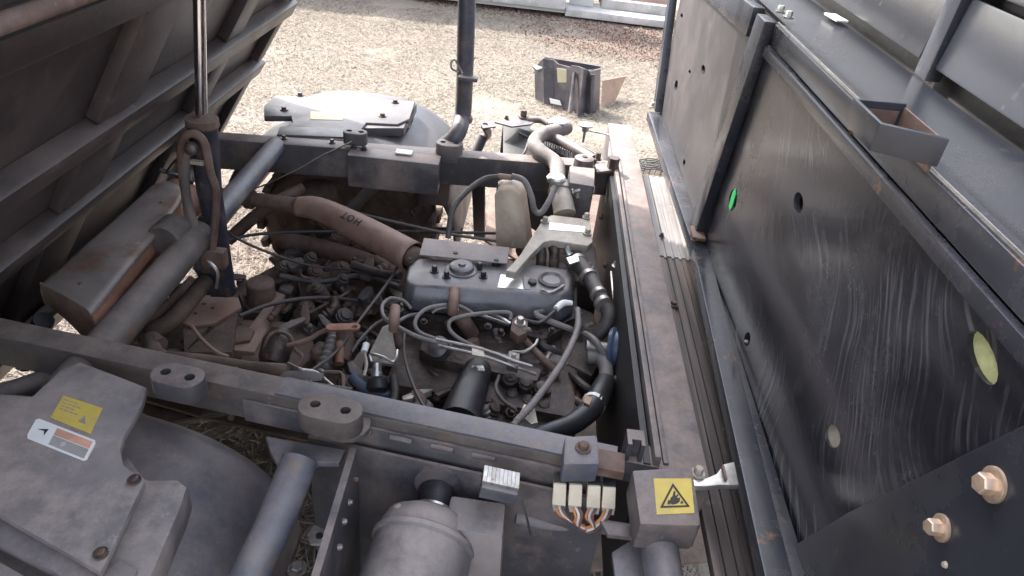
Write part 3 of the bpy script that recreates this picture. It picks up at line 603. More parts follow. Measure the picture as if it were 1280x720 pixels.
# ---- ENGINE
EN = MB().prism([(-.26, 1.18, .57), (.17, 1.14, .57), (.19, 1.44, .57), (-.24, 1.50, .57)], (0, 0, -.33)).build('engine', 'engine', V, 'dirty three cylinder diesel engine with grey valve cover', .01)
def E(mb, name, m, lab=None, **k): return mb.build(name, m, EN, lab, **k)
vz = .685
E(MB().prism(pp([(500, 392), (506, 346), (520, 336), (640, 340), (716, 344), (722, 352), (722, 392), (700, 402)], .615), (0, 0, -.06)), 'cylinder_head', 'engine', bevel=.006)
vco = [(509, 348), (514, 334), (525, 327), (640, 333), (676, 336), (706, 341), (711, 347), (709, 361), (700, 366), (600, 361), (520, 356), (511, 354)]
low = [(503, 366), (507, 342), (520, 325), (640, 331), (680, 334), (712, 339), (719, 350), (716, 388), (702, 397), (600, 392), (514, 384), (504, 376)]
vt, vl = pp(vco, vz), pp(low, .632)
for i in range(len(vt)): pass
n = len(vt); mid = [a.lerp(b, .25)+(b-a).normalized()*0+Vector((0, 0, (vz-.632)*.16)) for a, b in zip(vt, vl)]
mb = MB(); mb.add(vt+mid+vl+[p-Vector((0, 0, .012)) for p in vl], [tuple(range(n))]+[(k*n+i, k*n+(i+1) % n, (k+1)*n+(i+1) % n, (k+1)*n+i) for k in range(3) for i in range(n)]+[tuple(range(4*n-1, 3*n-1, -1))])
E(mb, 'valve_cover', 'valve', 'long glossy grey valve cover', bevel=.006, angle=50)
plate('heat_deflector', 'alloy', [(530, 297), (637, 309), (634, 329), (524, 318)], .70, .004, EN, 'flat pale deflector plate behind the valve cover').data.materials[0] = M['cover']
c = A(577, 337, vz)
E(MB().lathe(c, (0, 0, 1), [(-.004, .040), (.003, .040), (.004, .032), (.012, .030), (.015, .026), (.015, .010), (.020, .009)], 28), 'oil_filler_cap', 'alloy', 'round filler cap with bolted flange').data.materials[0] = M['valve']
for x, y in ((543, 339), (569, 322), (599, 335), (558, 346), (620, 331), (604, 346)): E(MB().bolt(A(x, y, vz+.001), r=.0075, h=.014), 'cap_nut', 'black')
E(MB().lathe(A(665, 356, vz-.004), (0, 0, 1), [(0, .012), (.012, .011), (.014, .007)], 12), 'cap_nut', 'black')
E(MB().prism(pp([(626, 343), (652, 345), (654, 361), (622, 359)], vz+.0015), (0, 0, -.002)), 'foil_label', 'foil', 'bright foil label on the valve cover', smooth=False)
E(MB().prism(pp([(654, 345), (661, 346), (663, 361), (656, 361)], vz+.0015), (0, 0, -.002)), 'label_print', 'greyprint', smooth=False)
E(MB().lathe(A(689, 352, vz-.002), (0, 0, 1), [(-.01, .034), (.008, .034), (.012, .028), (.006, .022)], 24), 'breather_cover', 'valve')
E(MB().tube([A(676, 362, vz+.006), A(690, 365, vz+.008), A(705, 357, vz+.006)], .004, 8), 'breather_clip', 'steel')
# thermostat arm / bracket
arm = [(632, 338), (650, 318), (668, 290), (680, 272), (690, 268), (738, 274), (741, 302), (735, 307), (690, 300), (680, 302), (664, 318), (645, 340)]
E(MB().prism(pp(arm, .725), (0, 0, -.022)), 'bracket_arm', 'alloy', 'pale cast bracket arm with foil label', bevel=.005)
E(MB().prism(pp([(687, 278), (731, 283), (732, 290), (686, 287)], .7265), (0, 0, -.002)), 'foil_label', 'foil', smooth=False)
for x, y in ((733, 272), (734, 292), (681, 277)): E(MB().bolt(A(x, y, .727), r=.008, h=.012), 'bolt', 'alloy')
E(MB().prism(pp([(664, 300), (745, 306), (752, 350), (700, 352), (664, 345)], .63), (0, 0, -.16)), 'front_housing', 'engine', bevel=.01)
for x in (677, 693): E(MB().tube([A(x-2, 308, .70), A(x, 318, .685), A(x-2, 345, .63)], .014, 12), 'coolant_branch', 'engine')
# coolant neck, hoses, clamps, caps
E(MB().tube([A(706, 268, .715), A(703, 250, .74), A(700, 232, .755)], 0, 20, radii=[.032, .031, .030]), 'coolant_elbow', 'alloy')
cl = lambda p, d, r, nm='hose_clamp', m='steel': E(MB().lathe(p, d, [(-.006, r), (.006, r)], 24), nm, m)
cl(A(701, 240, .75), A(700, 232, .755)-A(706, 268, .715), .035)
E(MB().bolt(A(716, 240, .765), (1, 0, .4), .007, .02), 'bolt', 'steel')
for x, y in ((718, 232), (726, 240), (722, 246)): E(MB().bolt(A(x, y, .75), r=.006, h=.012), 'bolt', 'steel')
E(MB().lathe(A(694, 232, .765), (0, 0, 1), [(-.03, .018), (.012, .018), (.014, .027), (.026, .029), (.031, .024), (.033, .008)], 24), 'pressure_cap', 'alloy_br', 'silver coolant pressure cap')
E(MB().tube([A(697, 225, .745), A(695, 205, .76), A(676, 190, .775), A(668, 179, .785), A(678, 168, .785), A(698, 163, .775), A(708, 160, .765)], .024, 18), 'radiator_hose', 'rubber_g', 'grey upper radiator hose')
# lower right hose run
E(MB().tube([A(720, 325, .69), A(736, 346, .685), A(751, 374, .68), A(760, 390, .67), A(758, 405, .65), A(746, 420, .62)], 0, 16, radii=[.023, .021, .020, .018, .018, .018]), 'coolant_hose', 'rubber')
dv = A(736, 346, .685)-A(720, 325, .69)
for x, y, r in ((721, 328, .026), (735, 346, .0235), (748, 368, .022), (753, 379, .0215)): cl(A(x, y, .687), dv, r, m='steel')
E(MB().bolt(A(712, 318, .705), (-.5, .5, .8), .007, .02), 'clamp_screw', 'alloy_br'); E(MB().bolt(A(770, 333, .69), (0, 0, 1), .008, .012), 'bolt', 'alloy_br')
E(MB().prism(pp([(708, 322), (722, 318), (724, 326), (712, 330)], .712), (0, 0, -.004)), 'clamp_band', 'alloy_br')
E(MB().tube([A(735, 447, .60), A(749, 447, .605), A(757, 460, .60), A(757, 475, .59)], .017, 14), 'coolant_elbow', 'rubber_g')
E(MB().prism(pp([(715, 380), (742, 390), (760, 440), (740, 470), (700, 450), (700, 400)], .575), (0, 0, -.16)), 'timing_case', 'engine', bevel=.01)
E(MB().tube([A(764, 340, .66), A(768, 380, .64), A(776, 430, .58)], .004, 8), 'belt_guard_rod', 'steel')
pu = E(MB().lathe(A(774, 436, .62), (1, -.25, .25), [(-.02, .05), (-.012, .052), (-.006, .044), (.006, .044), (.012, .052), (.02, .05)], 28), 'fan_pulley', 'blue', 'dull blue fan pulley')
E(MB().lathe(A(764, 436, .62), (-1, 0, 0), [(0, .014), (.06, .014)], 14), 'pulley_shaft', 'steel')
E(MB().lathe(A(708, 372, .60), (0, 0, -1), [(0, .024), (.004, .028), (.03, .028), (.05, .028)], 20), 'sensor_body', 'engine')
# wiring loom wrapped in tape
hz = [(757, 478, .60), (750, 492, .61), (738, 512, .62), (715, 530, .63), (690, 538, .64), (650, 548, .64), (600, 545, .64), (540, 530, .64), (480, 516, .65), (455, 510, .65)]
E(MB().tube([A(*p) for p in hz], 0, 14, radii=[.024, .026, .024, .022, .018, .014, .013, .013, .012, .011]), 'wiring_loom', 'black', 'thick black taped wiring loom')
d_ = A(738, 512, .62)-A(750, 492, .61); cl(A(742, 505, .615), d_, .0265, 'cable_tie', 'white')
E(MB().prism(pp([(731, 492), (740, 497), (737, 506), (729, 502)], .65), (0, 0, -.003)), 'tape_tag', 'cardboard')
hose('wiring_loom', 'rubber', .009, [(200, 450, .66), (280, 480, .68), (370, 497, .68), (455, 508, .68), (520, 520, .66), (600, 540, .66)], EN)
# ribbed grey conduit
E(MB().tube([A(722, 386, .66), A(722, 410, .665), A(710, 440, .67), (A(692, 470, .675)), A(665, 506, .68), A(645, 528, .68), A(636, 548, .66)], .0075, 12, corr=.0055), 'ribbed_conduit', 'rubber_g')
# intake filter / oil filter
E(MB().tube([A(597, 463, .60), A(585, 495, .60), A(574, 528, .60)], 0, 24, radii=[.033, .040, .043]), 'intake_hose', 'black', 'black cylindrical intake hose with white tag')
E(MB().lathe(A(597, 463, .60), A(597, 463, .60)-A(585, 495, .60), [(0, .03), (.008, .03), (.012, .024)], 24), 'filter_cap', 'engine')
E(MB().prism(pp([(590, 457), (604, 457), (606, 463), (589, 464)], .635), (0, 0, -.003)), 'white_tag', 'foil')
# exhaust-side: injector stubs (bronze), fuel pipes
for x0, y0, x1, y1, r in ((568, 362, 566, 392, .013), (494, 384, 492, 412, .012)):
    E(MB().tube([A(x0, y0, .69), A((x0+x1)/2, (y0+y1)/2, .682), A(x1, y1, .65)], r, 14), 'fuel_injector', 'pink')
E(MB().tube([A(568, 386, .64), A(580, 402, .62), A(590, 418, .58)], .019, 14), 'injector_body', 'rusty')
E(MB().tube([A(492, 400, .60), A(496, 420, .575), A(505, 440, .54)], .014, 14), 'injector_body', 'rusty')
for x, y in ((645, 395), (590, 425)): E(MB().tube([A(x, y, .60), A(x+4, y+15, .57), A(x+10, y+30, .53)], .016, 12), 'injector_body', 'rusty')
pipes = [
 ('fuel_pipe', 'rubber_g', .0045, [(525, 392, .62), (510, 395, .64), (492, 404, .65), (480, 396, .66), (478, 382, .66), (488, 373, .66), (504, 376, .66), (514, 386, .65)]),
 ('fuel_pipe', 'rubber_g', .0050, [(480, 398, .65), (500, 410, .66), (520, 420, .66), (545, 428, .65)]),
 ('fuel_pipe', 'rubber_g', .0050, [(595, 395, .65), (575, 383, .66), (550, 382, .67), (530, 388, .67), (519, 402, .66), (524, 415, .65), (545, 424, .64), (565, 432, .63)]),
 ('fuel_pipe', 'rubber_g', .0050, [(638, 400, .66), (636, 391, .67), (610, 391, .67), (580, 395, .67), (563, 401, .66), (562, 412, .65), (575, 424, .64), (600, 436, .63), (640, 448, .62)]),
 ('fuel_pipe', 'steel', .0040, [(570, 393, .63), (600, 394, .64), (636, 406, .65)]),
 ('fuel_pipe', 'rubber', .0045, [(655, 400, .65), (675, 403, .66), (692, 390, .67), (700, 383, .67), (716, 381, .67)]),
 ('return_pipe', 'rusty', .0085, [(648, 415, .63), (665, 435, .62), (685, 455, .60), (700, 470, .58)]),
 ('fuel_pipe', 'steel', .0035, [(545, 424, .655), (600, 436, .66), (640, 450, .66), (665, 458, .65)]),
 ('fuel_pipe', 'steel', .0035, [(548, 432, .65), (600, 444, .655), (642, 458, .65), (670, 468, .63)]),
 ('fuel_pipe', 'rubber', .0045, [(624, 470, .62), (620, 485, .63), (628, 500, .63), (645, 512, .62)]),
 ('vent_pipe', 'rubber', .0035, [(506, 412, .64), (505, 440, .64), (512, 470, .64), (525, 500, .65), (540, 522, .66)]),
 ('fuel_pipe', 'steel', .0040, [(640, 440, .64), (655, 440, .65), (668, 432, .66), (672, 425, .66)]),
 ('ground_strap', 'rubber', .0040, [(440, 440, .62), (450, 425, .63), (470, 405, .63), (490, 396, .63), (505, 388, .62)]),
 ('heater_pipe', 'rubber', .011, [(700, 470, .55), (715, 490, .55), (720, 520, .55)]),
]
for nm, m_, r, pts in pipes: hose(nm, m_, r, pts, EN)
E(MB().prism(pp([(528, 420), (660, 452), (678, 462), (672, 476), (640, 470), (540, 446), (524, 436)], .600), (0, 0, -.05)), 'injection_manifold', 'engine', bevel=.006)
E(MB().lathe(A(548, 434, .63), (-.3, -.4, .6), [(-.02, .026), (.006, .026), (.01, .018), (.014, .01)], 20), 'pump_boss', 'valve')
E(MB().prism(pp([(590, 432), (604, 434), (606, 446), (590, 443)], .66), (0, 0, -.004)), 'metal_clip', 'alloy')
E(MB().prism(pp([(636, 438), (650, 442), (648, 458), (634, 454)], .655), (0, 0, -.02)), 'pipe_clamp', 'valve', bevel=.002)
E(MB().bolt(A(642, 447, .657), r=.006), 'bolt', 'alloy')
for i, (x, y) in enumerate(((638, 472), (658, 478), (677, 484), (640, 492), (660, 500), (680, 505))):
    E(MB().lathe(A(x, y, .60-.03*(i > 2)), (.05, -.3, 1), [(-.06, .018), (-.004, .018), (0, .013), (.006, .013), (.008, .008)], 14), 'delivery_valve', 'engine')
E(MB().prism(pp([(615, 465), (700, 482), (725, 520), (690, 545), (600, 525), (605, 480)], .54), (0, 0, -.12)), 'injection_pump', 'engine', bevel=.008)
E(MB().lathe(A(708, 497, .55), (0, -.2, 1), [(-.04, .036), (0, .036), (.01, .028), (.014, .01)], 20), 'pump_cap', 'engine')
E(MB().prism(pp([(655, 505), (668, 508), (672, 528), (664, 530), (650, 518)], .66), (0, 0, -.003)), 'clear_plastic_tab', 'alloy')
# white terminal near the valve cover end, brass fitting, dipstick
E(MB().tube([A(695, 386, .675), A(704, 379, .678), A(715, 379, .676)], 0, 10, radii=[.008, .009, .006]), 'cable_terminal', 'white')
tri = [(640, 399), (650, 392), (660, 400), (660, 415), (648, 420), (638, 412)]
E(MB().prism(pp(tri, .655), (0, 0, -.025)), 'banjo_fitting', 'rusty', bevel=.003)
E(MB().bolt(A(650, 404, .656), r=.009, h=.014), 'bolt', 'steel'); E(MB().bolt(A(656, 414, .65), (.7, -.3, .6), .006, .015), 'bolt', 'steel')
E(MB().tube([A(613, 392, .66), A(628, 398, .665), A(638, 404, .66)], .0035, 8), 'dipstick', 'alloy_br')
E(MB().tube([A(540, 391, .655), A(548, 386, .66), A(562, 384, .66), A(573, 388, .655)], .0035, 8), 'bright_clip', 'alloy_br')
E(MB().prism(pp([(655, 388), (700, 392), (705, 410), (680, 424), (655, 418)], .60), (0, 0, -.05)), 'lift_bracket', 'engine', bevel=.004)
E(MB().lathe(A(676, 416, .602), (0, 0, 1), [(0, .005), (.001, .005)], 12), 'bracket_hole_disc', 'black')  # flat black disc, the hole's darkness painted on
E(MB().prism(pp([(505, 440), (600, 450), (600, 520), (560, 540), (505, 510)], .46), (0, 0, -.1)), 'starter_motor', 'engine', bevel=.015)
E(MB().tube([A(520, 455, .50), A(560, 475, .50), A(590, 490, .5)], .04, 18), 'starter_body', 'engine')
# silver bracket, connector, rusty lever, spring boot (left of the engine)
E(MB().prism([A(x, y, z) for x, y, z in ((486, 405, .62), (490, 412, .62), (496, 444, .60), (491, 455, .59), (463, 452, .59), (462, 440, .6), (478, 408, .62))], (0, .004, -.012)), 'cable_bracket', 'alloy', 'pale grey pointed cable bracket', bevel=.002)
E(MB().lathe(A(476, 446, .605), (0, 0, 1), [(0, .006), (.002, .006)], 12), 'bracket_hole_disc', 'rusty')
E(MB().tube([A(464, 452, .60), A(463, 443, .61), A(478, 446, .615), A(490, 452, .615), A(496, 446, .615), A(497, 438, .61)], .0035, 8), 'spring_clip', 'alloy_br')
E(MB().lathe(A(471, 454, .60), A(471, 470, .58)-A(471, 454, .60), [(0, .011), (.02, .011), (.022, .013), (.03, .013)], 14), 'cable_nut', 'alloy_br')
E(MB().lathe(A(472, 474, .57), A(471, 490, .55)-A(471, 474, .57), [(0, .022), (.02, .026), (.03, .018)], 14), 'rubber_bush', 'black')
E(MB().tube([A(458, 430, .62), A(455, 440, .615)], .008, 10), 'white_connector', 'white')
E(MB().tube([A(455, 440, .615), A(458, 455, .61), A(455, 470, .60)], .004, 8), 'connector_wire', 'alloy')
lv = stad(.078, .024, 8, R_(14), A(429, 408, .63)); hl = MB().lathe(A(443, 404, .64), (0, 0, -1), [(0, .007), (.03, .007)], 16).lathe(A(412, 412, .64), (0, 0, -1), [(0, .004), (.03, .004)], 12)
MB().prism(lv, (0, 0, -.006)).build('shift_lever', 'orange', V, 'rusty pink lever link with two holes', holes=hl)
E(MB().tube([A(430, 414, .60), A(432, 430, .58), A(426, 450, .56)], .02, 12), 'lever_boss', 'rusty')
E(MB().tube([A(424, 428, .60), A(425, 440, .59), A(424, 455, .58)], .010, 12), 'orange_sleeve', 'orange')
TR = MB().prism(pp([(150, 440), (235, 372), (290, 372), (330, 345), (380, 330), (500, 350), (500, 470), (400, 490), (250, 470)], .34), (0, 0, -.10)).build('transmission', 'mud', V, 'mud caked transmission and linkage at the rear of the bay', .015)
def G(mb, name, m, lab=None, **k): return mb.build(name, m, TR, lab, **k)
G(MB().tube([A(419, 418, .57), A(412, 440, .56), A(404, 462, .54)], .017, 14, corr=.007), 'rubber_boot', 'rubber_g', 'ribbed grey rubber boot')
G(MB().lathe(A(404, 462, .54), A(396, 478, .52)-A(404, 462, .54), [(0, .020), (.006, .020), (.01, .014), (.04, .014)], 16), 'boot_end', 'steel')
# perforated bracket
hl = MB()
for x, y in ((254, 376), (265, 381), (243, 388)): hl.lathe(A(x, y, .49), (0, 0, -1), [(0, .006), (.04, .006)], 12)
G(MB().prism(pp([(226, 402), (250, 368), (298, 372), (302, 384), (268, 404), (240, 408)], .48), (0, 0, -.008)), 'drilled_bracket', 'mud', 'muddy bracket with three drilled holes', holes=hl).data.materials[0] = M['pink']
G(MB().prism(pp([(300, 376), (302, 384), (268, 404), (240, 408), (228, 402), (230, 440), (290, 440)], .47), (0, 0, -.08)), 'gear_housing', 'mud', bevel=.006)
G(MB().lathe(A(325, 352, .50), (0, 0, -1), [(0, .034), (.004, .038), (.07, .040), (.075, .046), (.09, .046)], 24), 'round_cover', 'mud', 'round muddy cover on the gearbox')
G(MB().prism(pp([(345, 364), (357, 368), (318, 440), (276, 436), (285, 415), (310, 410)], .45), (0, 0, -.05)), 'cast_arm', 'pink', bevel=.004)
G(MB().prism(pp([(280, 415), (300, 405), (318, 412), (312, 425), (290, 428)], .46), (0, 0, -.02)), 'worn_patch', 'rusty', bevel=.004)
G(MB().lathe(A(348, 428, .52), (0, -1, -.5), [(-.03, .028), (-.005, .036), (.0, .038), (.045, .036), (.06, .030)], 24), 'solenoid', 'engine', 'round solenoid body')
G(MB().tube([A(330, 440, .52), A(333, 425, .55), A(345, 415, .56), A(362, 420, .56), A(368, 436, .54), A(378, 446, .53), A(370, 460, .52)], .005, 10), 'linkage_rod', 'rusty')
G(MB().tube([A(200, 432, .56), A(188, 424, .56), A(192, 440, .56), A(205, 450, .56)], .02, 14), 'pipe_elbow', 'mud')
G(MB().tube([A(212, 446, .55), A(260, 451, .55), A(310, 458, .55), A(360, 464, .55)], 0, 14, radii=[.014, .014, .013, .017]), 'shift_rod', 'mud')
G(MB().tube([A(240, 408, .54), A(252, 424, .54), A(270, 440, .54), A(285, 446, .54)], .005, 10), 'linkage_rod', 'pink')
G(MB().tube([A(360, 432, .56), A(385, 425, .58), A(400, 416, .60), A(414, 411, .62)], .006, 10), 'linkage_rod', 'pink')
G(MB().tube([A(360, 455, .6), A(375, 462, .61), A(395, 466, .60), A(412, 480, .6), (A(425, 490, .6))], .005, 10), 'linkage_rod', 'steel')
G(MB().tube([A(405, 465, .60), A(425, 466, .60), A(429, 470, .60), A(429, 490, .60)], .005, 10, smooth=False), 'linkage_rod', 'rusty')
G(MB().prism(pp([(365, 478), (385, 480), (388, 492), (372, 492)], .66), (0, 0, -.03)), 'bracket_tab', 'steel', bevel=.002)
G(MB().tube([A(440, 470, .56), A(452, 482, .55), A(470, 492, .54), A(490, 492, .54)], .012, 12), 'blue_connector', 'blue')
G(MB().tube([A(492, 470, .58), A(494, 490, .57), A(490, 510, .56)], .009, 12), 'drain_pipe', 'rubber')
# random cast lumps, rods and pipes deep in the bay
random.seed(11); U = random.uniform
def lump(par, x, y, z, mm, k):
    if k == 0: return MB().tube([A(x, y, z), A(x+U(-25, 25), y+U(5, 18), z+.02), A(x+U(-55, 55), y+U(8, 30), z-.01)], U(.003, .011), 8).build('bay_pipe', mm, par)
    if k == 1: 
        r_ = U(.010, .024); return MB().lathe(A(x, y, z+.01), (U(-.7, .7), U(-.8, .2), 1), [(-.05, r_*1.15), (-.012, r_*1.15), (-.011, r_), (-.002, r_), (0, r_*.7), (.008, r_*.7), (.009, r_*.3)], 14).build('casting_boss', mm, par)
    if k == 2:
        c_ = A(x, y, z); a_ = U(0, 3.1); d1 = Vector((math.cos(a_), math.sin(a_), U(-.2, .2))); d2 = Vector((-d1.y, d1.x, U(-.3, .3))); L1, L2 = U(.02, .05), U(.010, .022)
        return MB().prism([c_-d1*L1-d2*L2*.5, c_-d1*L1*.6-d2*L2, c_+d1*L1-d2*L2*.7, c_+d1*L1*1.1+d2*L2*.4, c_+d1*L1*.2+d2*L2, c_-d1*L1*.8+d2*L2*.8], d1.cross(d2).normalized()*U(.006, .03)).build('cast_bracket', mm, par, bevel=.003)
    if k == 3: return MB().bolt(A(x, y, z+.015), (U(-.5, .5), U(-.6, .1), 1), U(.005, .009), .014).build('bolt', mm, par)
    return MB().tube([A(x, y, z), A(x+U(-12, 12), y+U(6, 12), z+.015), A(x+U(-20, 20), y+U(16, 26), z)], U(.009, .016), 12, corr=.006).build('ribbed_boot', mm, par)
for n_, (x0, x1, y0, y1, z0, z1, par, ms) in ((90, (345, 505, 318, 420, .36, .50, TR, ['mud', 'mud', 'rusty', 'engine', 'frame_brown', 'rubber', 'frame'])),
        (26, (400, 510, 420, 490, .44, .54, TR, ['mud', 'engine', 'rubber', 'frame_brown'])), (90, (505, 720, 400, 520, .47, .57, EN, ['engine', 'engine', 'rusty', 'rubber', 'frame', 'steel'])),
        (30, (170, 330, 330, 450, .36, .46, TR, ['mud', 'rusty', 'frame_brown'])), (26, (345, 540, 232, 305, .36, .46, TR, ['mud', 'rusty', 'mud', 'frame_brown'])),
        (16, (660, 740, 300, 420, .56, .64, EN, ['engine', 'rubber_g', 'alloy'])), (14, (230, 420, 470, 500, .50, .60, TR, ['mud', 'rubber', 'frame_brown']))):
    for i in range(n_): lump(par, U(x0, x1), U(y0, y1), U(z0, z1), random.choice(ms), random.choice((0, 0, 1, 1, 2, 2, 3, 4)))
for (pts, r_) in (([(300, 395, .50), (340, 380, .50), (400, 372, .49), (470, 380, .50), (500, 395, .52)], .006), ([(350, 345, .48), (400, 352, .47), (450, 345, .47), (500, 360, .50)], .009),
        ([(380, 470, .60), (420, 440, .60), (450, 400, .60), (480, 360, .60), (500, 330, .60)], .004), ([(230, 460, .60), (300, 468, .60), (370, 480, .60), (440, 490, .60)], .010),
        ([(260, 330, .50), (250, 360, .48), (222, 392, .48), (190, 410, .50)], .008), ([(440, 330, .52), (470, 340, .52), (500, 345, .55)], .012)):
    hose('bay_cable', 'rubber', r_, pts, TR)
# ---- coolant tank
tk0, tk1 = pp([(622, 232), (641, 230), (652, 244), (653, 252), (618, 252), (617, 240)], .70), None
yk = [(617, 236), (624, 230), (642, 230), (652, 240), (657, 256), (619, 258)]
TK = MB().prism([AY(619, 312, 1.72), AY(617, 245, 1.72), AY(624, 233, 1.74), AY(640, 233, 1.74), AY(652, 246, 1.72), AY(661, 312, 1.72)], (0.01, .075, 0)).build('coolant_tank', 'tank', V, 'stained cream plastic coolant tank with hose on its cap', .012)
MB().lathe(AY(632, 234, 1.775), (0, 0, 1), [(-.01, .022), (.012, .022), (.015, .018), (.017, .008)], 20).build('tank_cap', 'tank', TK)
MB().lathe(AY(632, 221, 1.775), (1, 0, 0), [(-.02, .008), (.02, .008)], 12).build('hose_joint', 'pink', TK)
MB().tube([AY(624, 221, 1.775), AY(605, 224, 1.77), AY(583, 240, 1.72), AY(566, 262, 1.66), AY(560, 297, 1.60)], .0078, 12).build('overflow_hose', 'rubber', TK)
MB().tube([AY(640, 220, 1.775), AY(655, 226, 1.76), AY(664, 245, 1.74), AY(668, 262, 1.74), AY(676, 266, 1.74), AY(686, 252, 1.76), AY(694, 234, 1.80)], .0085, 12).build('overflow_hose', 'rubber_g', TK)

# ---- radiator
RD = MB().prism([A(628, 155, .73), A(648, 150, .73), A(742, 196, .72), A(722, 204, .72)], (0, 0, -.33)).build('radiator', 'plastic_d', V, 'dark radiator tilted beside the far rail with pale filler cap', .004)
MB().prism([A(629, 153, .735), A(668, 166, .735), A(668, 200, .69), A(629, 193, .69)], (0, 0, -.01)).build('side_shroud', 'plastic_d', RD, bevel=.002)
MB().tube([A(664, 164, .765), A(700, 176, .765), A(742, 200, .76)], .018, 14).build('top_tank', 'frame', RD)
for i in range(22):
    a = A(672+i*2.8, 172+i*1.3, .745); MB().box(a, (.0025, .045, .02)).build('cooling_fin', 'steel' if i % 2 else 'frame', RD)
MB().tube([A(690, 163, .775), A(705, 172, .772), A(742, 192, .765)], .004, 8).build('edge_wire', 'black', RD)
plate('top_bracket', 'frame_blue', [(618, 152), (648, 146), (672, 150), (664, 155), (640, 158)], .765, .006, RD)
MB().bolt(A(654, 146, .77), r=.012, h=.022).build('bolt', 'bolt', RD); MB().bolt(A(633, 148, .768), r=.006).build('bolt', 'bolt', RD)
MB().lathe(A(698, 160, .775), (0, 0, 1), [(-.02, .02), (.012, .02), (.014, .031), (.026, .033), (.032, .026), (.034, .01)], 24).build('radiator_cap', 'alloy_br', RD, 'pale radiator cap')
MB().tube([A(660, 150, .765), A(676, 150, .77), A(688, 156, .765)], .012, 12).build('overflow_neck', 'frame', RD)
MB().tube([A(647, 200, .74), A(656, 190, .75), A(660, 178, .76)], .004, 8).build('hose_loop', 'rubber', RD)
o = MB().lathe(A(732, 158, .76), (0, 0, 1), [(-.06, .004), (-.02, .006), (-.018, .012), (0, .014), (.002, .026), (.008, .027), (.011, .02)], 20).build('tall_stud', 'alloy_br', V, 'pale capped stud standing beyond the radiator')
MB().tube([A(734, 163, .74), A(758, 168, .74), A(768, 172, .74)], .003, 8).build('stay_rod', 'steel', o)
MB().beam(A(768, 160, .74), A(765, 200, .74), .03, .10).build('end_stop', 'frame', V, bevel=.004)
plate('small_bracket', 'frame_blue', [(600, 153), (618, 150), (620, 158), (604, 160)], .74, .006, V)
MB().tube([A(606, 158, .735), A(610, 168, .66), A(600, 178, .55)], .014, 12).build('small_bracket_arm', 'frame', V)
MB().tube([A(594, 192, .60), A(604, 170, .66)], .02, 12).build('lower_pipe', 'cover_far', V)

# ---- near compartment (battery / air cleaner box)
CP = empty('air_cleaner_box', (-.05, .7, .5)); CP.parent = V; CP.location -= WL[V.name]; WL['air_cleaner_box'] = Vector((-.05, .7, .5)); CP['label'] = 'black open box below the near rail holding the air cleaner'
yb = NR1+ns*.05
bl = NR0+nd*(.93)+ns*.05; br_ = NR1+ns*.05
MB().prism([bl-Vector((0, 0, .06)), br_-Vector((0, 0, .06)), br_-Vector((0, 0, .48)), bl-Vector((0, 0, .48))], ns*-.006).build('back_wall', 'plastic', CP).data.materials[0] = M['frame']
lw0, lw1 = A(446, 560, .71), A(392, 745, .70)
MB().prism([lw0, lw1, lw1-Vector((0, 0, .42)), lw0-Vector((0, 0, .42))], (-.012, 0, 0)).build('side_wall', 'frame', CP)
for x, y in ((444, 600), (437, 628), (430, 652), (424, 684)): MB().bolt(A(x, y, .69), (1, 0, .3), .0035, .003).build('bolt', 'steel', CP)
MB().box((.27, .60, .46), (.012, .60, .46)).build('side_wall', 'plastic_d', CP)
MB().box((-.02, .55, .26), (.62, .66, .01)).build('box_floor', 'plastic_d', CP)
# air cleaner
ac = AY(540, 648, .80); axd = Vector((-.12, -1, -.20)).normalized()
AC = MB().lathe(ac, axd, [(-.005, .035), (0, .06), (.012, .078), (.03, .084), (.045, .086), (.048, .091), (.056, .091), (.06, .086), (.40, .086)], 40).build('air_cleaner', 'cover', V, 'dusty grey air cleaner canister')
MB().tube([ac+axd*.01, ac-axd*.02, AY(545, 622, .835), AY(547, 606, .86)], .034, 24).build('outlet_duct', 'plastic_d', AC)
MB().lathe(ac-axd*.008, axd, [(-.008, .0365), (.004, .0365)], 24).build('duct_clamp', 'alloy_br', AC)
MB().lathe(AY(547, 606, .845), (0, 1, 0), [(0, .042), (.012, .042)], 24).build('wall_flange', 'frame', AC)
sn = [AY(560, 700, .70), AY(600, 685, .70), AY(628, 680, .70)]
MB().prism([AY(556, 660, .74), AY(629, 671, .74), AY(626, 728, .72), AY(590, 745, .72), AY(550, 740, .72)], (0, .07, 0)).build('inlet_snout', 'cover', AC, bevel=.008)
MB().bolt(ac+axd*.03+Vector((-.05, .0, .06)), (-.3, 0, 1), .006, .004).build('bolt', 'alloy', AC)
# finned regulator
c = AY(624, 606, .80)
rg = MB(); rr = Matrix.Rotation(R_(8), 3, 'Y')
rg.box(c+Vector((0, 0, -.002)), (.062, .046, .026), rr); RG = rg.build('voltage_regulator', 'plastic', V, 'finned metal voltage regulator', .003, )
RG.data.materials[0] = M['valve']
for i in range(9):
    MB().box(c+rr @ Vector((-.0275+i*.0069, .004, .013)), (.0064, .034, .006), rr).build('cooling_fin', 'steel', RG)
MB().tube([AY(652, 625, .78), AY(658, 645, .77), AY(663, 668, .77)], .002, 8).build('lead_wire', 'rubber', RG)
MB().tube([AY(645, 646, .835), AY(690, 654, .835), AY(740, 657, .835), AY(800, 666, .835)], .013, 14).build('loom_tube', 'plastic', V)
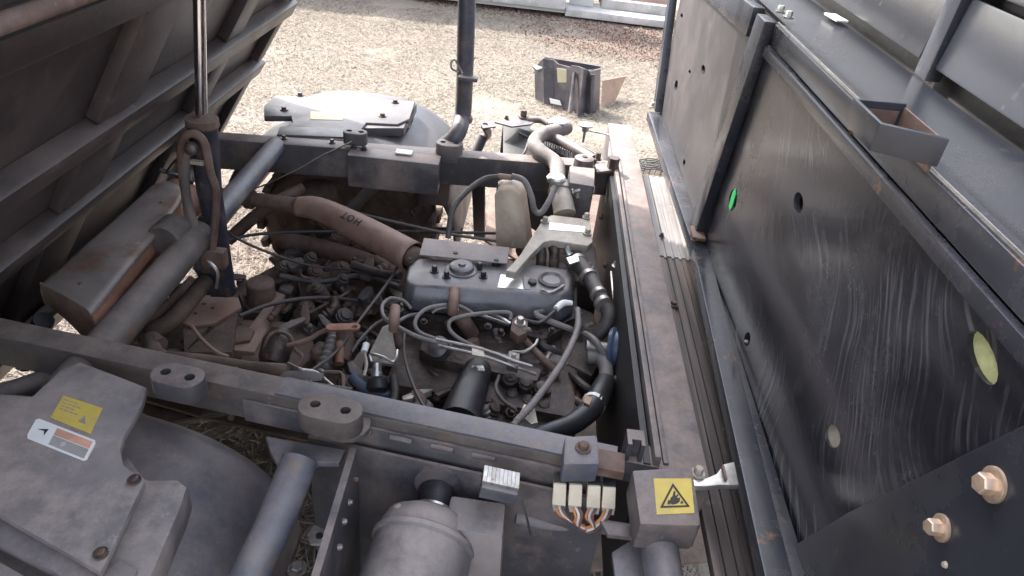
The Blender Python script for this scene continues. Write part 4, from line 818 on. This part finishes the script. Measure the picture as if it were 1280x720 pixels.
# relays
for i, (x0, x1, y0, y1) in enumerate(((690, 707, 605, 633), (710, 727, 606, 634), (733, 750, 608, 636), (752, 769, 610, 637))):
    yy = .815
    rl = MB().prism([AY(x0+2, y0, yy), AY(x1+1, y0+1, yy), AY(x1, y1, yy-.008), AY(x0, y1-2, yy-.008)], (0, .022, 0)).build('relay', 'relay', V, 'cream plug-in relay' if i == 0 else None, .002)
    MB().prism([AY(x0+2, y0-4, yy+.004), AY(x1+1, y0-3, yy+.004), AY(x1+1, y0+3, yy+.002), AY(x0+2, y0+2, yy+.002)], (0, .016, 0)).build('relay_socket', 'plastic_d', rl)
    for k, mm in enumerate(('wire_o', 'wire_w', 'wire_b')):
        xx = (x0+x1)/2-4+4*k; s = 1 if i < 2 else -1
        MB().tube([AY(xx, y1-2, yy), AY(xx+s*5, y1+10, yy-.012), AY(730+2*k-(s*10), y1+20+3*k, yy-.012), AY(730+2*k, y1+24+3*k, yy-.010)], .0025, 8).build('wire', mm, rl)
    MB().prism([AY(x0, y1-3, yy-.002), AY(x1, y1-2, yy-.002), AY(x1-2, y1+7, yy-.006), AY(x0+2, y1+6, yy-.006)], (0, .014, 0)).build('plug', 'greyprint', rl)

# ---- sign bracket at the corner
SB = MB().prism(pp([(790, 587), (866, 583), (877, 655), (873, 657), (800, 655)], .785), (0, 0, -.06)).build('corner_cap', 'frame', V, 'grey corner cap carrying the yellow pinch warning sign', .006)
MB().prism(pp([(796, 658), (872, 658), (872, 666), (798, 664)], .765), (0, 0, -.03)).build('cap_lip', 'frame', SB, bevel=.004)
q = [(817, 598), (864, 598), (868, 641), (821, 643)]
flat('warning_sign', 'yellow', q, 0, 0, 1, 1, .7862, SB, .001)
tri = [(.5, .13), (.90, .82), (.10, .82)]; tri2 = [(.5, .24), (.81, .77), (.19, .77)]
m = MB(); z = .7868
for i in range(3):
    j = (i+1) % 3; m.add([quadpt(q, *tri[i], z), quadpt(q, *tri[j], z), quadpt(q, *tri2[j], z), quadpt(q, *tri2[i], z)], [(0, 1, 2, 3)])
for poly in ([(.36, .70), (.40, .55), (.46, .50), (.50, .36), (.55, .37), (.54, .50), (.60, .44), (.62, .47), (.58, .56), (.66, .54), (.64, .66), (.56, .72), (.44, .74)], [(.30, .72), (.34, .60), (.38, .62), (.36, .74)], [(.64, .72), (.70, .62), (.74, .72)]):
    m.add([quadpt(q, u, v, z) for u, v in poly], [tuple(range(len(poly)))])
m.build('pinch_hazard_symbol', 'print', SB, smooth=False)
MB().tube([A(825, 690, .72)+Vector((0, .03, .0)), A(835, 760, .70)], .03, 18).build('corner_tube', 'frame_blue', SB)
plate('corner_gusset', 'frame_blue', [(765, 690), (800, 668), (806, 676), (808, 730), (770, 730)], .68, .01, SB)
plate('corner_tab', 'frame', [(750, 650), (800, 660), (795, 672), (760, 668)], .71, .01, SB)

# ---- floor strip between cross member and tipped floor
FL = empty('floor_strip', (.45, 1.4, .55)); FL.parent = V; FL.location -= WL[V.name]; WL['floor_strip'] = Vector((.45, 1.4, .55)); FL['label'] = 'ribbed floor strip beside the cross member, pale at its far end'
def ribbed(x0, x1, y0, y1, z, nm, m_):
    n = 7; pts = []
    for i in range(n):
        a = x0+(x1-x0)*i/n; w_ = (x1-x0)/n
        pts += [(a, z), (a+w_*.55, z), (a+w_*.6, z-.005), (a+w_*.95, z-.005)]
    pts += [(x1, z), (x1, z-.02), (x0, z-.02)]
    MB().prism([Vector((p[0], y0, p[1])) for p in pts], (0, y1-y0, 0)).build(nm, m_, FL)
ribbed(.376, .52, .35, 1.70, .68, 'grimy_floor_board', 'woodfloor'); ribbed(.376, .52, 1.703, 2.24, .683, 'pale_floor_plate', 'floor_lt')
MB().bolt(A(827, 295, .685), r=.005).build('bolt', 'bolt', FL); MB().bolt(A(842, 381, .682), r=.008).build('bolt', 'rusty', FL)

# ---- tipped seat floor (upright black plates)
TP = empty('tipped_seat_floor', (.52, 1.6, .75)); TP.parent = V; TP.location -= WL[V.name]; WL['tipped_seat_floor'] = Vector((.52, 1.6, .75)); TP['label'] = 'seat floor tipped upright, black skid plates in a grey frame'
PX = .50; ZT = 1.333
def P(y, z, x=PX): return Vector((x, y, z))
holes = MB()
def ell(px, py, a, b_, rot=0, x=PX, n=16):      # an ellipse as it looks from where the photograph was taken, lying in the plate
    ct, st = math.cos(R_(rot)), math.sin(R_(rot))
    return [AX(px+a*math.cos(t)*ct-b_*math.sin(t)*st, py+a*math.cos(t)*st+b_*math.sin(t)*ct, x) for t in [2*math.pi*k/n for k in range(n)]]
HO = [(979, 92, 3, 6, 10), (1078, 191, 4, 5, 0), (934, 424, 4, 9, 8), (862, 90, 1.5, 3, 5), (852, 20, 1.6, 3.5, 5), (855, 204, 1.6, 5, 5), (998, 253, 6, 13, -2), (879, 87, 2.5, 6, 0),
      (845, 107, 2, 7, 8), (916, 250, 5, 13, 5), (1041, 545, 9, 16, -12), (1228, 447, 15, 37, -22), (1268, 407, 10, 12, 0)]
for px, py, a, b_, rt in HO: holes.prism([p-Vector((.01, 0, 0)) for p in ell(px, py, a, b_, rt)], (.035, 0, 0))
MB().prism([P(.05, .70), P(1.68, .70), P(1.68, ZT-.055), P(.05, ZT-.055)], (.012, 0, 0)).build('skid_plate', 'skid', TP, 'wiped black skid plate with streaks', holes=holes)
MB().prism([P(1.70, .72), P(2.78, .72), P(2.86, 1.17), P(2.3, 1.27), P(1.70, ZT-.055)], (.012, 0, 0)).build('skid_plate', 'skid_far', TP, 'dusty far skid plate', holes=holes)
MB().prism([P(-.0, .66, PX+.05), P(2.9, .66, PX+.05), P(2.9, 1.30, PX+.05), P(-.0, 1.30, PX+.05)], (.01, 0, 0)).build('inner_sheet', 'black', TP)  # unseen dark sheet added so the plate holes read dark
g = AX(916, 250, PX-.001); MB().prism([g+Vector((0, a, b_)) for a, b_ in ((-.012, .02), (.004, .028), (.014, .012), (.010, -.022), (-.006, -.026), (-.014, -.01))], (-.002, 0, 0)).build('hole_greenery', 'green', TP)  # green chip standing in for leaves seen through the hole
MB().prism(ell(1229, 447, 16, 36, -22, PX+.007), (.004, 0, 0)).build('slot_grass_patch', 'lime', TP, 'pale green piece standing in for sunlit grass seen through a slot')  # added piece, coloured like the sunlit grass beyond the slot
MB().prism(ell(1041, 545, 9, 15, -12, PX+.004), (.006, 0, 0)).build('worn_plug', 'alloy', TP)
MB().prism(ell(1268, 407, 9, 11, 0, PX+.006), (.004, 0, 0)).build('round_plug', 'cab', TP)
for px, py in ((979, 92), (1078, 191), (934, 424)): MB().bolt(AX(px, py+3, PX+.006), (-1, 0, 0), .003, .003).build('bolt', 'alloy', TP)
# bottom frame member
MB().beam((.4865, 1.642, .752), (.468, 2.72, .745), .044, .035).build('bottom_frame', 'panelframe', TP, bevel=.005)
FB = MB().beam((.430, .30, .758), (.484, 1.638, .754), .044, .035).build('bottom_frame', 'panelframe', TP, 'grey bottom frame member of the tipped floor', .005)
FB2 = MB().beam((.474, .30, .752), (.500, 2.75, .742), .034, .03).build('bottom_flange', 'panelframe', TP, bevel=.004)
MB().box(A(872, 292, .768), (.035, .07, .01)).build('rusty_foot', 'rusty', TP, bevel=.003)
MB().bolt(A(867, 300, .774), r=.006).build('bolt', 'rusty', TP)
MB().box(A(904, 595, .765), (.004, .03, .02)).build('scuffed_patch', 'rusty', TP)
MB().bolt(A(816, 133, .75), r=.012, h=.014).build('bolt', 'alloy', TP)
# upright post
MB().prism([P(1.70, .755, PX-.026), P(1.785, .755, PX-.026), P(1.70, ZT+.004, PX-.026), P(1.622, ZT+.004, PX-.026)], (.026, 0, 0)).build('upright_post', 'panelframe', TP, 'grey upright post between the two skid plates', .004)
# far end upright
MB().prism([P(2.70, .75, PX-.03), P(2.76, .75, PX-.03), P(3.02, 1.2, PX-.03), P(2.95, 1.2, PX-.03)], (.03, 0, 0)).build('end_post', 'panelframe', TP, bevel=.003)
# top rail: lower lip, face, ledge
MB().prism([P(.0, ZT-.068, PX-.012), P(1.625, ZT-.068, PX-.012), P(1.625, ZT-.045, PX-.012), P(.0, ZT-.045, PX-.012)], (.014, 0, 0)).build('lip_strip', 'panelframe', TP, bevel=.003)
MB().prism([P(.0, ZT-.042, PX-.002), P(1.625, ZT-.042, PX-.002), P(1.625, ZT, PX-.002), P(.0, ZT, PX-.002)], (.03, 0, 0)).build('top_rail', 'panelframe', TP, bevel=.003)
MB().prism([P(1.79, ZT-.068, PX-.012), P(2.45, ZT-.068-.03, PX-.012), P(2.45, ZT-.03, PX-.012), P(1.79, ZT, PX-.012)], (.03, 0, 0)).build('top_rail', 'panelframe', TP, bevel=.003)
MB().prism([P(.0, ZT+.002, PX+.002), P(1.62, ZT+.002, PX+.002), P(1.62, ZT+.002, PX+.004), P(.0, ZT+.002, PX+.004)], (0, 0, .004)).build('edge_highlight', 'alloy_br', TP)  # thin bright strip painting the highlight along the rail edge
MB().prism([P(-.1, ZT-.004, PX+.03), P(3.2, ZT-.004, PX+.03), P(3.2, ZT-.012, .705), P(-.1, ZT-.012, .705)], (0, 0, -.01)).build('ledge_sheet', 'cab', TP)
MB().box(A(1045, 22, ZT), (.028, .07, .004), Matrix.Rotation(R_(6), 3, 'Z')).build('white_label', 'white', TP)
for x, y in ((975, 15), (985, 22)): MB().bolt(A(x, y, ZT+.006), r=.008, h=.012).build('bolt', 'steel', TP)
# wall of floor pan panels behind
for (y0, y1) in ((-.1, 1.345), (1.405, 3.2)):
    for k, (z0, z1) in enumerate(((1.345, 1.47), (1.487, 1.62), (1.637, 1.80))):
        MB().prism([(.715, y0, z0), (.715, y1, z0), (.73+.02*k, y1, z1), (.73+.02*k, y0, z1)], (.012, 0, 0)).build('floor_pan_panel', 'cab', TP, bevel=.005)
MB().prism([(.745, -.1, 1.28), (.745, 3.2, 1.28), (.79, 3.2, 1.84), (.79, -.1, 1.84)], (.01, 0, 0)).build('pan_backing', 'plastic_d', TP)
MB().prism([(.706, 1.335, 1.322), (.706, 1.385, 1.322), (.735, 1.415, 1.85), (.735, 1.365, 1.85)], (.03, 0, 0)).build('pan_strap', 'panelframe', TP, bevel=.004)
# U bracket on the rail
hx = .425; h0, h1, h2 = AX(1066, 124, hx), AX(1101, 152, hx), AX(1183, 176, PX)
zt = (h0.z+h1.z)/2; yf, yn = h0.y, h1.y
outl = [Vector((PX-.002, yf+.005, zt)), Vector((hx, yf, zt)), Vector((hx, yn, zt)), Vector((PX-.002, yn-.03, zt))]
inn = [Vector((PX-.002, yf-.001, zt)), Vector((hx+.006, yf-.006, zt)), Vector((hx+.006, yn+.006, zt)), Vector((PX-.002, yn-.022, zt))]
MB().prism(outl+inn[::-1], (0, 0, -.036)).build('hoop_bracket', 'panelframe', TP, 'open steel hoop bracket with rusty inside on the top rail', .0015)
MB().prism([Vector((PX-.006, yn-.02, zt-.004)), Vector((PX-.006, yf-.004, zt-.004)), Vector((PX-.006, yf-.004, zt-.048)), Vector((PX-.006, yn-.02, zt-.048))], (.003, 0, 0)).build('rusty_backing', 'rusty', TP)
MB().prism([Vector((hx+.008, yf-.007, zt-.01)), Vector((PX-.01, yf-.003, zt-.01)), Vector((PX-.01, yf-.003, zt-.048)), Vector((hx+.008, yf-.007, zt-.048))], (0, -.001, 0)).build('rusty_inside', 'rusty', TP)
# big bolts and gusset near the camera
gp = [AX(905, 735, PX-.012), AX(1060, 640, PX-.012), AX(1290, 525, PX-.012), AX(1400, 560, PX-.012), AX(1400, 900, PX-.012), AX(905, 900, PX-.012)]
GS = MB().prism(gp, (.008, 0, 0)).build('corner_plate', 'cab', TP, 'dark corner plate held by two big pale bolts', .003)
for x, y, r in ((1243, 606, .018), (1178, 660, .015)):
    p = AX(x, y, PX-.0125); MB().lathe(p, (-1, 0, 0), [(0, r), (.003, r), (.004, r*.9)], 28).build('washer', 'bolt_z', TP)
    MB().lathe(p, (-1, -.1, .1), [(.003, r*.60), (.016, r*.60), (.018, r*.5)], 6).build('big_bolt', 'bolt_z', TP)
MB().lathe(AX(1182, 706, PX-.0125), (-1, 0, 0), [(0, .004), (.003, .003)], 8).build('rivet', 'alloy', TP)
# ---- latch between corner cap and frame
lt = [(866, 598), (872, 592), (882, 598), (896, 592), (905, 580), (918, 577), (924, 606), (900, 606), (880, 608), (868, 607)]
plate('latch_hook', 'alloy_br', lt, .768, .012, V, 'pale zinc latch hook joining corner cap and tipped floor')
MB().bolt(A(872, 592, .77), r=.008, h=.012).build('latch_bolt', 'alloy', V)

# ---- tipped cargo bed
BD = empty('tipped_cargo_bed', (-.95, 1.2, .73)); BD.parent = V; BD.location -= WL[V.name]; WL['tipped_cargo_bed'] = Vector((-.95, 1.2, .73)); BD['label'] = 'raised cargo bed showing its ribbed black underside'
bL = Vector((.52, 0, .854)); bN = Vector((.854, 0, -.52)); B0 = Vector((-1.189, 0, .50)); BK = 1.246
def B(s, y, h=0): return B0+bL*s*BK+Vector((0, y*BK, 0))+bN*h
MB().prism([B(-.30, .15, -.02), B(-.30, 1.95, -.02), B(1.62, 1.95, -.02), B(1.62, .15, -.02)], bN*-.012).build('bed_floor', 'bed', BD)  # upper end lengthened out of view to shade the tipped seat floor
def channel(s0, s1, y0, y1, h=.03, nm='cross_rib'):
    MB().prism([B(s0, y0, -.021), B(s0, y1, -.021), B(s1, y1, -.021), B(s1, y0, -.021)], bN*(h)).build(nm, 'bed', BD, bevel=.008)
for s0, s1 in ((-.06, 0.0), (.30, .345), (.50, .545), (.775, .83), (1.03, 1.08), (1.4, 1.45)): channel(s0, s1, .16, 1.945, .045)
for y0, y1 in ((1.0, 1.13), (1.49, 1.58), (.45, .58), (1.90, 1.948)):
    for a, b_ in ((0.002, .298), (.347, .498), (.547, .773), (.832, 1.028), (1.082, 1.398)): channel(a, b_, y0, y1, .03, 'bed_rib')
MB().tube([B(.86, .16, .03), B(.86, 1.94, .03)], .012, 12).build('edge_tube', 'rusty', BD)
MB().prism([B(-.15, 1.95, -.03), B(1.62, 1.95, -.03), B(1.62, 1.95, -.30), B(-.05, 1.95, -.36)], (0, .015, 0)).build('bed_side', 'bed', BD)
MB().tube([B(.02, .5, .03), B(.02, 1.9, .03)], .018, 12).build('hinge_tube', 'frame_brown', BD)
MB().bolt(B(.02, 1.7, .05), bN, .01).build('bolt', 'rusty', BD)
hose('brake_line', 'black', .006, [(200, 212, .80), (222, 220, .78), (240, 228, .74)], V)

hose('rear_pipe', 'frame_brown', .022, [(-30, 500, .66), (20, 488, .66), (70, 470, .66)], V)
# ribs, seams and small castings on the engine and compartment
for i in range(9):
    a_ = A(516+i*22, 382+i*1.0, .630); E(MB().box(a_, (.006, .012, .03)), 'cooling_rib', 'valve', bevel=.001)
E(MB().prism(pp([(500, 380), (512, 390), (600, 398), (706, 403), (722, 396), (722, 388), (704, 397), (600, 392), (514, 384), (504, 376)], .617), (0, 0, -.006)), 'head_gasket', 'black')
for x, y in ((530, 402), (560, 404), (610, 408), (650, 411), (690, 413)): E(MB().bolt(A(x, y, .612), (0, -.4, 1), .006, .008), 'head_bolt', 'bolt')

# larger castings that fill the middle of the bay
G(MB().lathe(A(432, 352, .40), (.3, -.5, 1), [(-.10, .07), (-.02, .07), (-.015, .078), (0, .078), (.004, .06), (.02, .045), (.024, .02)], 28), 'differential_case', 'mud', 'round mud caked differential case')
G(MB().prism(pp([(370, 350), (410, 335), (500, 352), (504, 392), (470, 405), (380, 395)], .385), (0, 0, -.08)), 'gearbox_case', 'mud', bevel=.012)
G(MB().prism(pp([(300, 398), (380, 402), (400, 440), (372, 462), (300, 450)], .44), (0, 0, -.1)), 'gearbox_case', 'mud', bevel=.012)
G(MB().tube([A(355, 300, .42), A(430, 318, .44), A(505, 345, .46)], .03, 16), 'lower_exhaust', 'rusty')
G(MB().tube([A(230, 470, .58), A(320, 484, .60), A(400, 496, .60)], .016, 14), 'shift_rod', 'mud')
